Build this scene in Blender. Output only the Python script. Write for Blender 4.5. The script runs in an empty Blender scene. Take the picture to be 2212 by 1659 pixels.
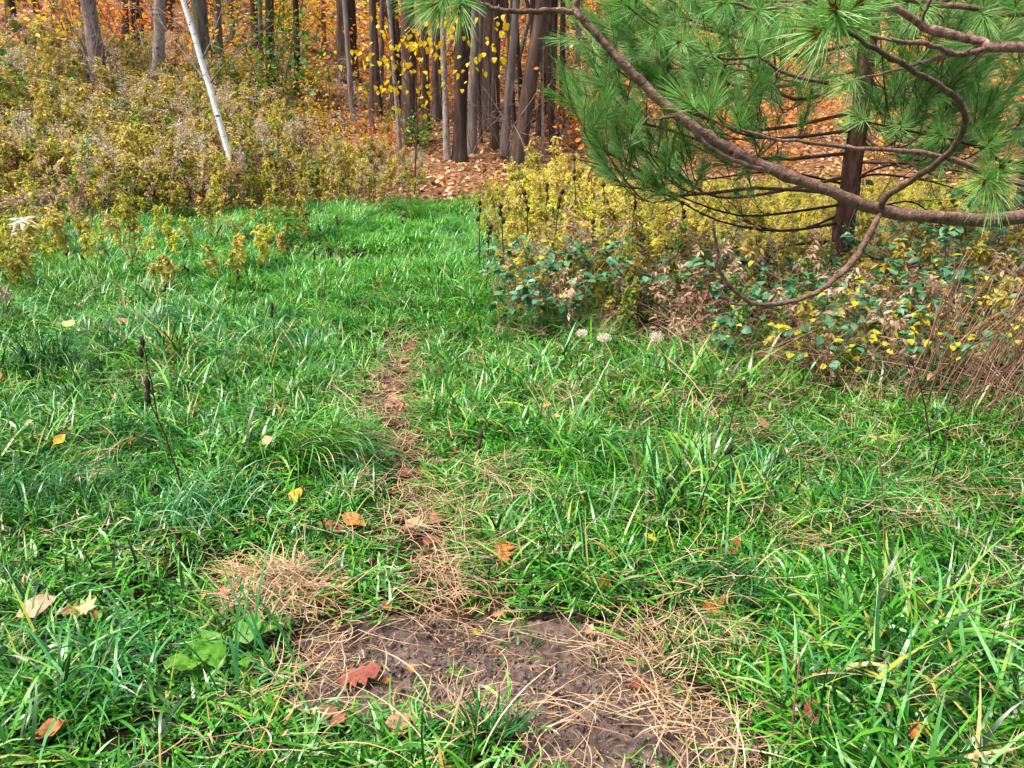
import bpy, math, random
import numpy as np
from mathutils import Vector, Matrix, Euler

rng = np.random.default_rng(11)
random.seed(11)
SC = bpy.context.scene
COL = SC.collection
R = math.radians

# ------------------------------------------------------------------ camera, sky, sun, exposure
CAM_H, PITCH, FOC = 1.55, R(18.0), 788.0
cam = bpy.data.cameras.new('camera'); cam.sensor_width = 36.0; cam.lens = 36.0 * FOC / 1024.0
cam.clip_start = 0.05; cam.clip_end = 600
co = bpy.data.objects.new('camera', cam); COL.objects.link(co)
co.location = (0, 0, CAM_H); co.rotation_euler = (math.pi / 2 - PITCH, 0, 0)
SC.camera = co
W = bpy.data.worlds.new('World'); SC.world = W; W.use_nodes = True
nt = W.node_tree
bg = nt.nodes['Background']; sky = nt.nodes.new('ShaderNodeTexSky'); sky.sky_type = 'NISHITA'
sky.sun_disc = False; sky.sun_elevation = R(64); sky.sun_rotation = R(-110)
sky.air_density = 1.0; sky.dust_density = 6.0; sky.ozone_density = 0.6
nt.links.new(sky.outputs[0], bg.inputs[0]); bg.inputs[1].default_value = 0.075
sl = bpy.data.lights.new('sun', 'SUN'); sl.energy = 1.5; sl.angle = R(14); sl.color = (1.0, 0.955, 0.89)
so = bpy.data.objects.new('sun', sl); COL.objects.link(so)
so.rotation_euler = Euler((R(26), 0, R(-70)))          # high light from the left, a little behind the camera
SC.view_settings.view_transform = 'Standard'; SC.view_settings.look = 'None'
SC.view_settings.exposure = 1.88; SC.view_settings.gamma = 1.0
SC.render.engine = 'CYCLES'
SC.cycles.max_bounces = 4; SC.cycles.diffuse_bounces = 3; SC.cycles.transmission_bounces = 3; SC.cycles.glossy_bounces = 2
SC.cycles.use_adaptive_sampling = True; SC.cycles.adaptive_threshold = 0.02
SC.cycles.use_denoising = True

# ------------------------------------------------------------------ helpers: geometry of the place
VK = 1024.0 / 2212.0

def ray(vx, vy):
    a = (vx * VK - 512) / FOC; b = (384 - vy * VK) / FOC
    return np.array([a, math.cos(PITCH) + b * math.sin(PITCH), -math.sin(PITCH) + b * math.cos(PITCH)])

def at(vx, vy, d):
    r = ray(vx, vy)
    return np.array([0, 0, CAM_H]) + r * (d / r[1])

def _h(ix, iy, s):
    n = (ix * 374761393 + iy * 668265263 + s * 1442695041) & 0xffffffff
    n = ((n ^ (n >> 13)) * 1274126177) & 0xffffffff
    return ((n ^ (n >> 16)) & 0xffff) / 65535.0

def vnoise(x, y, scale=1.0, seed=0):
    x = np.asarray(x, float) / scale + 1000; y = np.asarray(y, float) / scale + 1000
    ix = np.floor(x).astype(np.int64); iy = np.floor(y).astype(np.int64)
    fx = x - ix; fy = y - iy
    fx = fx * fx * (3 - 2 * fx); fy = fy * fy * (3 - 2 * fy)
    a = _h(ix, iy, seed); b = _h(ix + 1, iy, seed); c = _h(ix, iy + 1, seed); d = _h(ix + 1, iy + 1, seed)
    return (a + (b - a) * fx) * (1 - fy) + (c + (d - c) * fx) * fy

def softplus(t, w=1.0):
    t = np.asarray(t, float) / w
    return w * np.where(t > 20, t, np.log1p(np.exp(np.minimum(t, 20))))

def sstep(a, b, x):
    t = np.clip((np.asarray(x, float) - a) / (b - a), 0, 1)
    return t * t * (3 - 2 * t)

def flat_hit(vx, vy):
    r = ray(vx, vy); k = CAM_H / -r[2]
    return r[0] * k, r[1] * k

PATH = np.array([flat_hit(*p) for p in [(1010, 1330), (940, 1230), (905, 1120), (880, 1040), (872, 960), (842, 870), (850, 800), (885, 720), (890, 640), (860, 560), (850, 500)]])

def path_dist(x, y):
    x = np.asarray(x, float); y = np.asarray(y, float); best = np.full(x.shape, 1e9)
    for (ax, ay), (bx, by) in zip(PATH[:-1], PATH[1:]):
        dx, dy = bx - ax, by - ay
        t = np.clip(((x - ax) * dx + (y - ay) * dy) / (dx * dx + dy * dy), 0, 1)
        best = np.minimum(best, np.hypot(x - ax - t * dx, y - ay - t * dy))
    return best

MC = flat_hit(1060, 1425)
MUDS = [(flat_hit(1010, 1415), 0.48, 0.19), (flat_hit(960, 1490), 0.36, 0.12), (flat_hit(1210, 1470), 0.34, 0.14), (flat_hit(1370, 1630), 0.26, 0.17), (flat_hit(860, 1395), 0.25, 0.11)]

def mud_f(x, y):
    """above 0 inside the bare mud, falling outwards"""
    x = np.asarray(x, float); y = np.asarray(y, float); f = np.full(x.shape, -9.0)
    for (cx, cy), rx, ry in MUDS:
        f = np.maximum(f, 1 - np.hypot((x - cx) / rx, (y - cy) / ry))
    return f + (vnoise(x, y, 0.22, 5) - .5) * .5 + (vnoise(x, y, 0.08, 6) - .5) * .35

def y0f(x):
    return 17.3 + 0.3 * np.clip(x, -16, 9)

def H(x, y):
    x = np.asarray(x, float); y = np.asarray(y, float)
    t = softplus(y - y0f(x) - (vnoise(x, y, 5, 1) - .5) * 1.5, 0.9)
    t = np.minimum(t, 70)
    z = .17 * t + .12 * softplus(t - 6, 2)
    z = z + .10 * softplus(-(x + 6), 1.0) * sstep(9, 16, y) * sstep(60, 20, y)
    z = z + (vnoise(x, y, 3.0, 2) - .5) * .12 + (vnoise(x, y, 0.9, 3) - .5) * .06 + (vnoise(x, y, .3, 4) - .5) * .02
    z = z + (vnoise(x, y, 4.0, 8) - .5) * .6 * sstep(2, 10, t)
    z = z - .06 * np.exp(-(path_dist(x, y) / .16) ** 2) * sstep(9, 5, y)
    z = z - .04 * sstep(-.4, .3, mud_f(x, y))
    return z

def hit(vx, vy, dmax=110.0):
    r = ray(vx, vy); ks = np.linspace(1.0, dmax, 4000) / r[1]
    P = np.array([0, 0, CAM_H]) + ks[:, None] * r
    below = np.nonzero(P[:, 2] < H(P[:, 0], P[:, 1]))[0]
    p = P[below[0]] if len(below) else P[-1]
    p[2] = float(H(p[0], p[1]))
    return p

def g(x, y):
    return np.array([x, y, float(H(x, y))])

def xr(y):
    y = np.asarray(y, float)
    return np.where(y > 6.2, -.15 - .07 * (y - 6.2), -.15 + (6.2 - y) * 1.25)

def yl(x):
    x = np.asarray(x, float)
    return 11.4 + .45 * (x + 9) + (vnoise(x, x * .3, 1.1, 71) - .5) * 3.0

# ------------------------------------------------------------------ helpers: meshes
class MB:
    def __init__(self):
        self.v = []; self.f = []; self.m = []; self.r = []; self.n = 0
    def add(self, verts, faces, mat=0, rnd=0.5):
        verts = np.asarray(verts, float).reshape(-1, 3)
        self.v.append(verts)
        self.f.extend([tuple(int(i) + self.n for i in f) for f in faces])
        self.m.extend([mat] * len(faces))
        self.r.append(np.broadcast_to(np.asarray(rnd, float), (len(verts),)))
        self.n += len(verts)
    def strips(self, P, S, Wd, mat=0, rnd=None):
        """N ribbons: centre lines P (N,S,3), side vectors S (N,S,3), widths Wd (N,S)"""
        N, K, _ = P.shape
        V = np.stack([P - S * Wd[..., None] * .5, P + S * Wd[..., None] * .5], 2).reshape(-1, 3)
        base = (np.arange(N) * K * 2)[:, None] + (np.arange(K - 1) * 2)[None, :]
        F = np.stack([base, base + 1, base + 3, base + 2], -1).reshape(-1, 4) + self.n
        self.v.append(V); self.f.extend(map(tuple, F.tolist())); self.m.extend([mat] * len(F))
        if rnd is None: rnd = rng.random(N)
        self.r.append(np.repeat(np.asarray(rnd, float), K * 2)); self.n += len(V)
    def tube(self, pts, rad, sides=8, mat=0, rnd=0.5, rough=0.0, cap=True):
        pts = np.asarray(pts, float); K = len(pts); rad = np.broadcast_to(np.asarray(rad, float), (K,))
        T = np.gradient(pts, axis=0); T /= np.linalg.norm(T, axis=1)[:, None] + 1e-9
        up = np.array([0, 0, 1.0]) if abs(T[0][2]) < .9 else np.array([0, 1.0, 0])
        u = np.cross(T[0], up); u /= np.linalg.norm(u); V = []
        a = np.arange(sides) * 2 * math.pi / sides
        for i in range(K):
            u = u - T[i] * np.dot(u, T[i]); u /= np.linalg.norm(u) + 1e-9; w = np.cross(T[i], u)
            rr = rad[i] * (1 + rough * (rng.random(sides) - .5))
            V.append(pts[i] + np.cos(a)[:, None] * u * rr[:, None] + np.sin(a)[:, None] * w * rr[:, None])
        F = []
        for i in range(K - 1):
            for j in range(sides):
                k = (j + 1) % sides
                F.append((i * sides + j, i * sides + k, (i + 1) * sides + k, (i + 1) * sides + j))
        if cap:
            F.append(tuple(range((K - 1) * sides, K * sides))); F.append(tuple(range(sides - 1, -1, -1)))
        self.add(np.concatenate(V), F, mat, rnd)
    def mesh(self, name, mats, smooth=True):
        me = bpy.data.meshes.new(name)
        V = np.concatenate(self.v) if self.v else np.zeros((0, 3))
        me.from_pydata(V.tolist(), [], self.f)
        for m in mats: me.materials.append(m)
        if len(mats) > 1: me.polygons.foreach_set('material_index', np.array(self.m, np.int32))
        if smooth: me.polygons.foreach_set('use_smooth', np.ones(len(self.f), bool))
        at_ = me.attributes.new('rnd', 'FLOAT', 'POINT'); at_.data.foreach_set('value', np.concatenate(self.r).astype(np.float32))
        me.update()
        return me

def link(name, me, parent=None, loc=None, rot=None, scale=None, mat4=None):
    o = bpy.data.objects.new(name, me); COL.objects.link(o)
    if parent is not None: o.parent = parent
    if mat4 is not None: o.matrix_local = mat4
    if loc is not None: o.location = [float(c) for c in loc]
    if rot is not None: o.rotation_euler = rot
    if scale is not None: o.scale = (scale,) * 3 if np.isscalar(scale) else scale
    return o

def tag(o, label=None, cat=None, group=None, kind=None):
    if label: o['label'] = label
    if cat: o['category'] = cat
    if group: o['group'] = group
    if kind: o['kind'] = kind
    return o

def thing(name, label, cat, loc=(0, 0, 0), group=None):
    o = link(name, None, loc=loc); o.empty_display_size = .1
    return tag(o, label, cat, group)

# ------------------------------------------------------------------ materials
def srgb(h):
    c = [int(h[i:i + 2], 16) / 255 for i in (0, 2, 4)]
    return [x / 12.92 if x <= .04045 else ((x + .055) / 1.055) ** 2.4 for x in c] + [1]

def ramp_mat(name, cols, rough=.5, transl=.25, spec=.35, obj_w=.5, tint=None, mottle=False):
    """leaf-like material; the colour is picked per blade or leaf (rnd) and per object or instance"""
    m = bpy.data.materials.new(name); m.use_nodes = True; N = m.node_tree; L = N.links
    bs = N.nodes['Principled BSDF']; out = N.nodes['Material Output']
    a = N.nodes.new('ShaderNodeAttribute'); a.attribute_name = 'rnd'
    oi = N.nodes.new('ShaderNodeObjectInfo')
    mx = N.nodes.new('ShaderNodeMix'); mx.inputs[0].default_value = obj_w
    L.new(a.outputs['Fac'], mx.inputs[2]); L.new(oi.outputs['Random'], mx.inputs[3])
    rp = N.nodes.new('ShaderNodeValToRGB'); el = rp.color_ramp.elements
    while len(el) > 1: el.remove(el[0])
    for i, (p, c) in enumerate(cols):
        e = el[0] if i == 0 else el.new(p)
        e.position = p; e.color = srgb(c) if isinstance(c, str) else list(c) + [1]
    L.new(mx.outputs[0], rp.inputs[0]); col = rp.outputs[0]
    if tint is not None:
        t = N.nodes.new('ShaderNodeAttribute'); t.attribute_type = 'INSTANCER'; t.attribute_name = 'tint'
        mc = N.nodes.new('ShaderNodeMix'); mc.data_type = 'RGBA'
        L.new(t.outputs['Fac'], mc.inputs[0]); L.new(col, mc.inputs[6]); mc.inputs[7].default_value = srgb(tint)
        col = mc.outputs[2]
    if mottle:                                                       # spots, veins and dry margins of a dying leaf
        tc = N.nodes.new('ShaderNodeTexCoord'); nz = N.nodes.new('ShaderNodeTexNoise'); nz.inputs['Scale'].default_value = 55; nz.inputs['Detail'].default_value = 5
        L.new(tc.outputs['Object'], nz.inputs['Vector'])
        mr = N.nodes.new('ShaderNodeMapRange'); mr.inputs[1].default_value = .3; mr.inputs[2].default_value = .68; mr.inputs[3].default_value = .45; mr.inputs[4].default_value = 1.15
        L.new(nz.outputs['Fac'], mr.inputs[0]); hs = N.nodes.new('ShaderNodeHueSaturation'); L.new(mr.outputs[0], hs.inputs['Value']); L.new(col, hs.inputs['Color']); col = hs.outputs[0]
    L.new(col, bs.inputs['Base Color']); bs.inputs['Roughness'].default_value = rough
    bs.inputs['Specular IOR Level'].default_value = spec
    if transl > 0:
        tr = N.nodes.new('ShaderNodeBsdfTranslucent'); L.new(col, tr.inputs[0])
        ms = N.nodes.new('ShaderNodeMixShader'); ms.inputs[0].default_value = transl
        L.new(bs.outputs[0], ms.inputs[1]); L.new(tr.outputs[0], ms.inputs[2]); L.new(ms.outputs[0], out.inputs[0])
    return m

def bark_mat(name, c0, c1, c2=None, stretch=(14, 14, 2.2), rough=.85, bump=.6, scale=1.0, marks=None, moss=None):
    m = bpy.data.materials.new(name); m.use_nodes = True; N = m.node_tree; L = N.links
    bs = N.nodes['Principled BSDF']; bs.inputs['Roughness'].default_value = rough
    bs.inputs['Specular IOR Level'].default_value = .2
    tc = N.nodes.new('ShaderNodeTexCoord'); mp = N.nodes.new('ShaderNodeMapping'); mp.inputs['Scale'].default_value = stretch
    L.new(tc.outputs['Object'], mp.inputs[0])
    n1 = N.nodes.new('ShaderNodeTexNoise'); n1.inputs['Scale'].default_value = scale; n1.inputs['Detail'].default_value = 6; n1.inputs['Roughness'].default_value = .65
    L.new(mp.outputs[0], n1.inputs['Vector'])
    rp = N.nodes.new('ShaderNodeValToRGB'); el = rp.color_ramp.elements
    el[0].position = .32; el[0].color = srgb(c0); el[1].position = .62; el[1].color = srgb(c1)
    if c2: e = el.new(.78); e.color = srgb(c2)
    L.new(n1.outputs['Fac'], rp.inputs[0]); col = rp.outputs[0]
    oi = N.nodes.new('ShaderNodeObjectInfo'); hs = N.nodes.new('ShaderNodeHueSaturation')
    mr = N.nodes.new('ShaderNodeMapRange'); mr.inputs[3].default_value = .7; mr.inputs[4].default_value = 1.35
    L.new(oi.outputs['Random'], mr.inputs[0]); L.new(mr.outputs[0], hs.inputs['Value']); L.new(col, hs.inputs['Color']); col = hs.outputs[0]
    for spec in ([marks] if marks else []) + ([moss] if moss else []):
        c, st, lo, hi = spec
        mp2 = N.nodes.new('ShaderNodeMapping'); mp2.inputs['Scale'].default_value = st; L.new(tc.outputs['Object'], mp2.inputs[0])
        n2 = N.nodes.new('ShaderNodeTexNoise'); n2.inputs['Scale'].default_value = 1; n2.inputs['Detail'].default_value = 3
        L.new(mp2.outputs[0], n2.inputs['Vector'])
        r2 = N.nodes.new('ShaderNodeMapRange'); r2.inputs[1].default_value = lo; r2.inputs[2].default_value = hi
        L.new(n2.outputs['Fac'], r2.inputs[0])
        mc = N.nodes.new('ShaderNodeMix'); mc.data_type = 'RGBA'; L.new(r2.outputs[0], mc.inputs[0]); L.new(col, mc.inputs[6]); mc.inputs[7].default_value = srgb(c)
        col = mc.outputs[2]
    L.new(col, bs.inputs['Base Color'])
    bp = N.nodes.new('ShaderNodeBump'); bp.inputs['Strength'].default_value = bump; bp.inputs['Distance'].default_value = .03
    L.new(n1.outputs['Fac'], bp.inputs['Height']); L.new(bp.outputs[0], bs.inputs['Normal'])
    return m

M = {}
M['grass'] = ramp_mat('grass_blades', [(.08, '0e2c05'), (.22, '184a0a'), (.36, '2c7010'), (.5, '469018'), (.62, '66aa26'), (.69, '3c8c3a'), (.77, '86c478'), (.85, '9cac3c'), (.91, 'b4964e'), (.97, 'd4b688')], rough=.33, transl=.2, spec=.55, obj_w=.2, tint='4ea41e')
M['grass_blue'] = ramp_mat('bluish_grass', [(0, '0c380c'), (.4, '1e601e'), (.75, '449048'), (1, '90c898')], rough=.36, transl=.25, spec=.45, obj_w=.3)
M['straw'] = ramp_mat('dry_straw', [(0, '5e4836'), (.25, '86684e'), (.5, 'a88868'), (.72, 'cdb090'), (.86, 'b8a070'), (.94, 'b88050'), (1, 'b89040')], rough=.5, transl=.15, spec=.4, obj_w=.3)
M['weed_leaf_olive'] = ramp_mat('olive_weed_leaves', [(0, '6e6a2a'), (.35, '9c9438'), (.6, 'c0b250'), (.8, 'ccae60'), (1, 'ae8058')], obj_w=.55, transl=.4)
M['weed_leaf_yellow'] = ramp_mat('yellow_weed_leaves', [(0, 'b0a438'), (.25, 'dccc48'), (.6, 'f2e662'), (.85, 'f6ee94'), (1, 'd0ac68')], obj_w=.4, transl=.5)
M['weed_leaf_lime'] = ramp_mat('yellow_green_weed_leaves', [(0, '8a9428'), (.35, 'b4b83a'), (.7, 'd6cc4c'), (1, 'e6d868')], obj_w=.5, transl=.45)
M['weed_leaf_brown'] = ramp_mat('withered_weed_leaves', [(0, '6e5440'), (.35, 'a68668'), (.7, 'ccae90'), (1, 'e0c8ae')], obj_w=.5, transl=.35)
M['weed_leaf_red'] = ramp_mat('reddish_weed_leaves', [(0, '6a3a30'), (.5, '8f5446'), (1, 'a87a58')], obj_w=.5, transl=.2)
M['weed_leaf_green'] = ramp_mat('green_weed_leaves', [(0, '3c6a22'), (.5, '5e8a30'), (.85, '8fa33a'), (1, 'b5a840')], obj_w=.5, transl=.3)
M['weed_stem'] = ramp_mat('weed_stems', [(0, '3e2c20'), (.5, '5e4632'), (1, '7e6446')], obj_w=.6, transl=0, rough=.8)
M['fluff'] = ramp_mat('seed_fluff', [(0, 'b09060'), (.4, 'cead7c'), (.8, 'e4caa0'), (1, 'f0dfbe')], obj_w=.7, transl=.35, rough=.9, spec=.1)
M['fluff_white'] = ramp_mat('white_seed_fluff', [(0, 'd2c0a8'), (.5, 'e8dcc8'), (1, 'f4ece0')], obj_w=.3, transl=.35, rough=.9, spec=.1)
M['dark_seed'] = ramp_mat('dark_seed_heads', [(0, '241a14'), (.5, '3a2a20'), (1, '54402e')], transl=0, rough=.85)
M['litter'] = ramp_mat('leaf_litter', [(0, '4c3424'), (.2, '7c5438'), (.4, 'a8784e'), (.6, 'c49c78'), (.78, 'd8bea0'), (.9, 'c89848'), (1, 'a85a38')], obj_w=.8, transl=.2, rough=.6)
M['orange'] = ramp_mat('orange_foliage', [(0, 'b05a1a'), (.35, 'd87e24'), (.7, 'eca038'), (1, 'f2c050')], obj_w=.4, transl=.45)
M['gold'] = ramp_mat('golden_foliage', [(0, 'b8961e'), (.4, 'e2ba2a'), (.75, 'f0d444'), (1, 'e8a834')], obj_w=.4, transl=.45)
M['red'] = ramp_mat('red_foliage', [(0, '8a2418'), (.5, 'c03a22'), (1, 'd8643a')], obj_w=.4, transl=.4)
M['green_leaf'] = ramp_mat('green_sapling_foliage', [(0, '2c5a1c'), (.5, '4c8a2a'), (.85, '7aa83a'), (1, 'a8b23a')], obj_w=.4, transl=.35)
M['yellow_leaf'] = ramp_mat('bright_yellow_leaves', [(0, 'd9ae14'), (.5, 'eccb1e'), (1, 'f2dc3a')], obj_w=.8, transl=.4)
M['shrub_leaf'] = ramp_mat('bluegreen_shrub_leaves', [(0, '245430'), (.4, '3a7446'), (.75, '548a62'), (1, '78a480')], obj_w=.85, transl=.2, rough=.4, spec=.5)
M['shrub_yellow'] = ramp_mat('yellowing_shrub_leaves', [(0, '8f9a2a'), (.5, 'c2b42c'), (1, 'dcc23a')], obj_w=.85, transl=.35)
M['needle'] = ramp_mat('pine_needles', [(0, '3c7430'), (.35, '5c9a44'), (.65, '82b45c'), (.88, 'aed094'), (.95, 'c8b478'), (1, 'b48a50')], obj_w=.4, transl=.25, rough=.4, spec=.5)
M['needle_near'] = ramp_mat('near_pine_needles', [(0, '4a8a36'), (.4, '6aac46'), (.75, '98c86c'), (1, 'c8dca0')], obj_w=.25, transl=.2, rough=.4, spec=.5)
M['bud'] = ramp_mat('rusty_bud_scales', [(0, '6a3418'), (.5, '985226'), (1, 'b87438')], obj_w=.3, transl=.1)
M['broad'] = ramp_mat('pale_green_broad_leaf', [(0, '4a8a24'), (.5, '66a430'), (1, '86b848')], mottle=True, obj_w=.5, transl=.35)
M['bark_dark'] = bark_mat('dark_furrowed_bark', '2a201c', '5c4a40', '7e6c60', scale=.55, bump=1.0, moss=('4a4a26', (2, 2, .8), .58, .75))
M['bark_grey'] = bark_mat('grey_bark', '4c403a', '8a7c74', 'aea098', scale=.55, bump=1.0, moss=('6a6440', (2, 2, 1), .6, .8))
M['bark_pale'] = bark_mat('pale_blotched_bark', '6e6258', 'a89e94', 'd2cac2', stretch=(9, 9, 5), bump=.4, marks=('4a403a', (6, 6, 9), .6, .68))
M['bark_birch'] = bark_mat('white_birch_bark', 'c8c3be', 'ece9e6', 'f5f3f1', stretch=(4, 4, 9), bump=.2, rough=.6, marks=('2a2420', (5, 5, 12), .62, .66))
M['bark_pine'] = bark_mat('pine_trunk_bark', '2e211c', '66493e', '96796a', stretch=(16, 16, 5), bump=1.0)
M['bark_limb'] = bark_mat('smooth_pine_limb_bark', '5c4238', '987869', 'd0bdb3', stretch=(30, 30, 30), bump=.9, rough=.6, marks=('4c3830', (60, 30, 60), .62, .7))
M['bark_twig'] = bark_mat('twig_bark', '4a362c', '7a5e4c', '96806e', stretch=(20, 20, 20), bump=.2)
M['bark_twig_dark'] = bark_mat('dark_twig_bark', '221814', '40302a', '5a483e', stretch=(20, 20, 20), bump=.2)
M['bark_twig_grey'] = bark_mat('grey_twig_bark', '6a5e58', '9a8e88', 'bcb2ac', stretch=(20, 20, 20), bump=.2)
M['cane'] = ramp_mat('dry_canes', [(0, '503628'), (.4, '7e5c48'), (.8, '9e7c66'), (1, 'c4a890')], obj_w=.7, transl=0, rough=.7)
M['leaf_russet'] = ramp_mat('russet_leaf', [(0, '8a4030'), (1, 'b46248')], mottle=True, obj_w=.6, transl=.2)
M['leaf_tan'] = ramp_mat('tan_leaf', [(0, 'b07a54'), (1, 'd8a880')], mottle=True, obj_w=.6, transl=.2)
M['leaf_orange'] = ramp_mat('orange_leaf', [(0, 'b05c1e'), (1, 'cc8436')], mottle=True, obj_w=.6, transl=.25)
M['leaf_pale'] = ramp_mat('pale_green_fallen_leaf', [(0, 'b0c070'), (1, 'd0d494')], mottle=True, obj_w=.6, transl=.25)
M['leaf_yellow'] = ramp_mat('yellow_fallen_leaf', [(0, 'c49c22'), (1, 'dcc038')], mottle=True, obj_w=.6, transl=.3)
M['leaf_brown'] = ramp_mat('dark_brown_leaf', [(0, '4a2c20'), (1, '74483a')], mottle=True, obj_w=.6, transl=.1)

def ground_mat():
    m = bpy.data.materials.new('meadow_soil_and_forest_floor'); m.use_nodes = True; N = m.node_tree; L = N.links
    bs = N.nodes['Principled BSDF']; bs.inputs['Roughness'].default_value = .95; bs.inputs['Specular IOR Level'].default_value = .1
    tc = N.nodes.new('ShaderNodeTexCoord')
    def noise(s, d=5):
        n = N.nodes.new('ShaderNodeTexNoise'); n.inputs['Scale'].default_value = s; n.inputs['Detail'].default_value = d
        L.new(tc.outputs['Object'], n.inputs['Vector']); return n
    def ramp(n, cs):
        r = N.nodes.new('ShaderNodeValToRGB'); el = r.color_ramp.elements
        while len(el) > 1: el.remove(el[0])
        for i, (p, c) in enumerate(cs):
            e = el[0] if i == 0 else el.new(p)
            e.position = p; e.color = srgb(c)
        L.new(n.outputs['Fac'], r.inputs[0]); return r
    n1 = noise(30); n2 = noise(9)
    soil = ramp(n1, [(.3, '140e0a'), (.5, '241a10'), (.62, '2e2816'), (.75, '40301e')])
    lit = ramp(n2, [(.3, '402c1e'), (.45, '6a4a34'), (.58, '8a6444'), (.7, 'a8805a')])
    a = N.nodes.new('ShaderNodeAttribute'); a.attribute_name = 'litter'
    mc = N.nodes.new('ShaderNodeMix'); mc.data_type = 'RGBA'
    L.new(a.outputs['Fac'], mc.inputs[0]); L.new(soil.outputs[0], mc.inputs[6]); L.new(lit.outputs[0], mc.inputs[7])
    L.new(mc.outputs[2], bs.inputs['Base Color'])
    bp = N.nodes.new('ShaderNodeBump'); bp.inputs['Strength'].default_value = .8; bp.inputs['Distance'].default_value = .02
    L.new(n1.outputs['Fac'], bp.inputs['Height']); L.new(bp.outputs[0], bs.inputs['Normal'])
    return m

def mud_mat():
    m = bpy.data.materials.new('damp_trodden_mud'); m.use_nodes = True; N = m.node_tree; L = N.links
    bs = N.nodes['Principled BSDF']; bs.inputs['Specular IOR Level'].default_value = .4
    tc = N.nodes.new('ShaderNodeTexCoord')
    n1 = N.nodes.new('ShaderNodeTexNoise'); n1.inputs['Scale'].default_value = 22; n1.inputs['Detail'].default_value = 8; n1.inputs['Roughness'].default_value = .7
    n2 = N.nodes.new('ShaderNodeTexNoise'); n2.inputs['Scale'].default_value = 120; n2.inputs['Detail'].default_value = 4
    for n in (n1, n2): L.new(tc.outputs['Object'], n.inputs['Vector'])
    r = N.nodes.new('ShaderNodeValToRGB'); el = r.color_ramp.elements
    el[0].position = .3; el[0].color = srgb('3a2e27'); el[1].position = .7; el[1].color = srgb('7c6c62')
    e = el.new(.5); e.color = srgb('5a4a41')
    L.new(n1.outputs['Fac'], r.inputs[0]); L.new(r.outputs[0], bs.inputs['Base Color'])
    mr = N.nodes.new('ShaderNodeMapRange'); mr.inputs[1].default_value = .35; mr.inputs[2].default_value = .65; mr.inputs[3].default_value = .38; mr.inputs[4].default_value = .8
    L.new(n1.outputs['Fac'], mr.inputs[0]); L.new(mr.outputs[0], bs.inputs['Roughness'])
    b1 = N.nodes.new('ShaderNodeBump'); b1.inputs['Strength'].default_value = .7; b1.inputs['Distance'].default_value = .02; L.new(n1.outputs['Fac'], b1.inputs['Height'])
    b2 = N.nodes.new('ShaderNodeBump'); b2.inputs['Strength'].default_value = .5; b2.inputs['Distance'].default_value = .004
    L.new(n2.outputs['Fac'], b2.inputs['Height']); L.new(b1.outputs[0], b2.inputs['Normal']); L.new(b2.outputs[0], bs.inputs['Normal'])
    return m

# ------------------------------------------------------------------ ground and mud
def grid_mesh(name, xs, ys, zf, mat, attr=None):
    X, Y = np.meshgrid(xs, ys); Z = zf(X, Y); nx, ny = len(xs), len(ys)
    V = np.stack([X, Y, Z], -1).reshape(-1, 3)
    i = (np.arange(ny - 1) * nx)[:, None] + np.arange(nx - 1)[None]
    F = np.stack([i, i + 1, i + nx + 1, i + nx], -1).reshape(-1, 4)
    me = bpy.data.meshes.new(name); me.from_pydata(V.tolist(), [], F.tolist()); me.materials.append(mat)
    me.polygons.foreach_set('use_smooth', np.ones(len(F), bool))
    if attr:
        a = me.attributes.new(attr[0], 'FLOAT', 'POINT'); a.data.foreach_set('value', attr[1](X, Y).astype(np.float32).ravel())
    return me
u = np.linspace(-1, 1, 241); xs = 9 * u + 121 * u ** 5
w = np.linspace(0, 1, 281); ys = -4 + 24 * w + 150 * w ** 4
def litf(x, y):
    lit_ = sstep(-1.2, .8, y - y0f(x) + (vnoise(x, y, 1.2, 9) - .5) * 2.5)
    return np.maximum(lit_, .18 * np.exp(-(path_dist(x, y) / .13) ** 2) * sstep(8, 5, y))
def ground_z(x, y):
    return H(x, y) - .07 * sstep(-.12, .22, mud_f(x, y))
tag(link('ground', grid_mesh('ground', xs, ys, ground_z, ground_mat(), ('litter', litf))), kind='structure')

def mud_z(x, y):
    f = mud_f(x, y)
    z = H(x, y) - .07 * sstep(-.12, -.5, f) + .004
    z = z + (vnoise(x, y, .045, 21) - .5) * .009 + (vnoise(x, y, .016, 22) - .5) * .009 + (vnoise(x, y, .14, 23) - .5) * .016 - .013 * sstep(.68, .8, vnoise(x, y, .026, 24)) + .012 * sstep(.72, .85, vnoise(x + 3, y, .03, 25))
    return z
mx0, my0 = MC
tag(link('mud_patch', grid_mesh('mud_patch', np.linspace(mx0 - .8, mx0 + 1.0, 260), np.linspace(my0 - .8, my0 + .55, 200), mud_z, mud_mat())), kind='structure')

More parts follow.
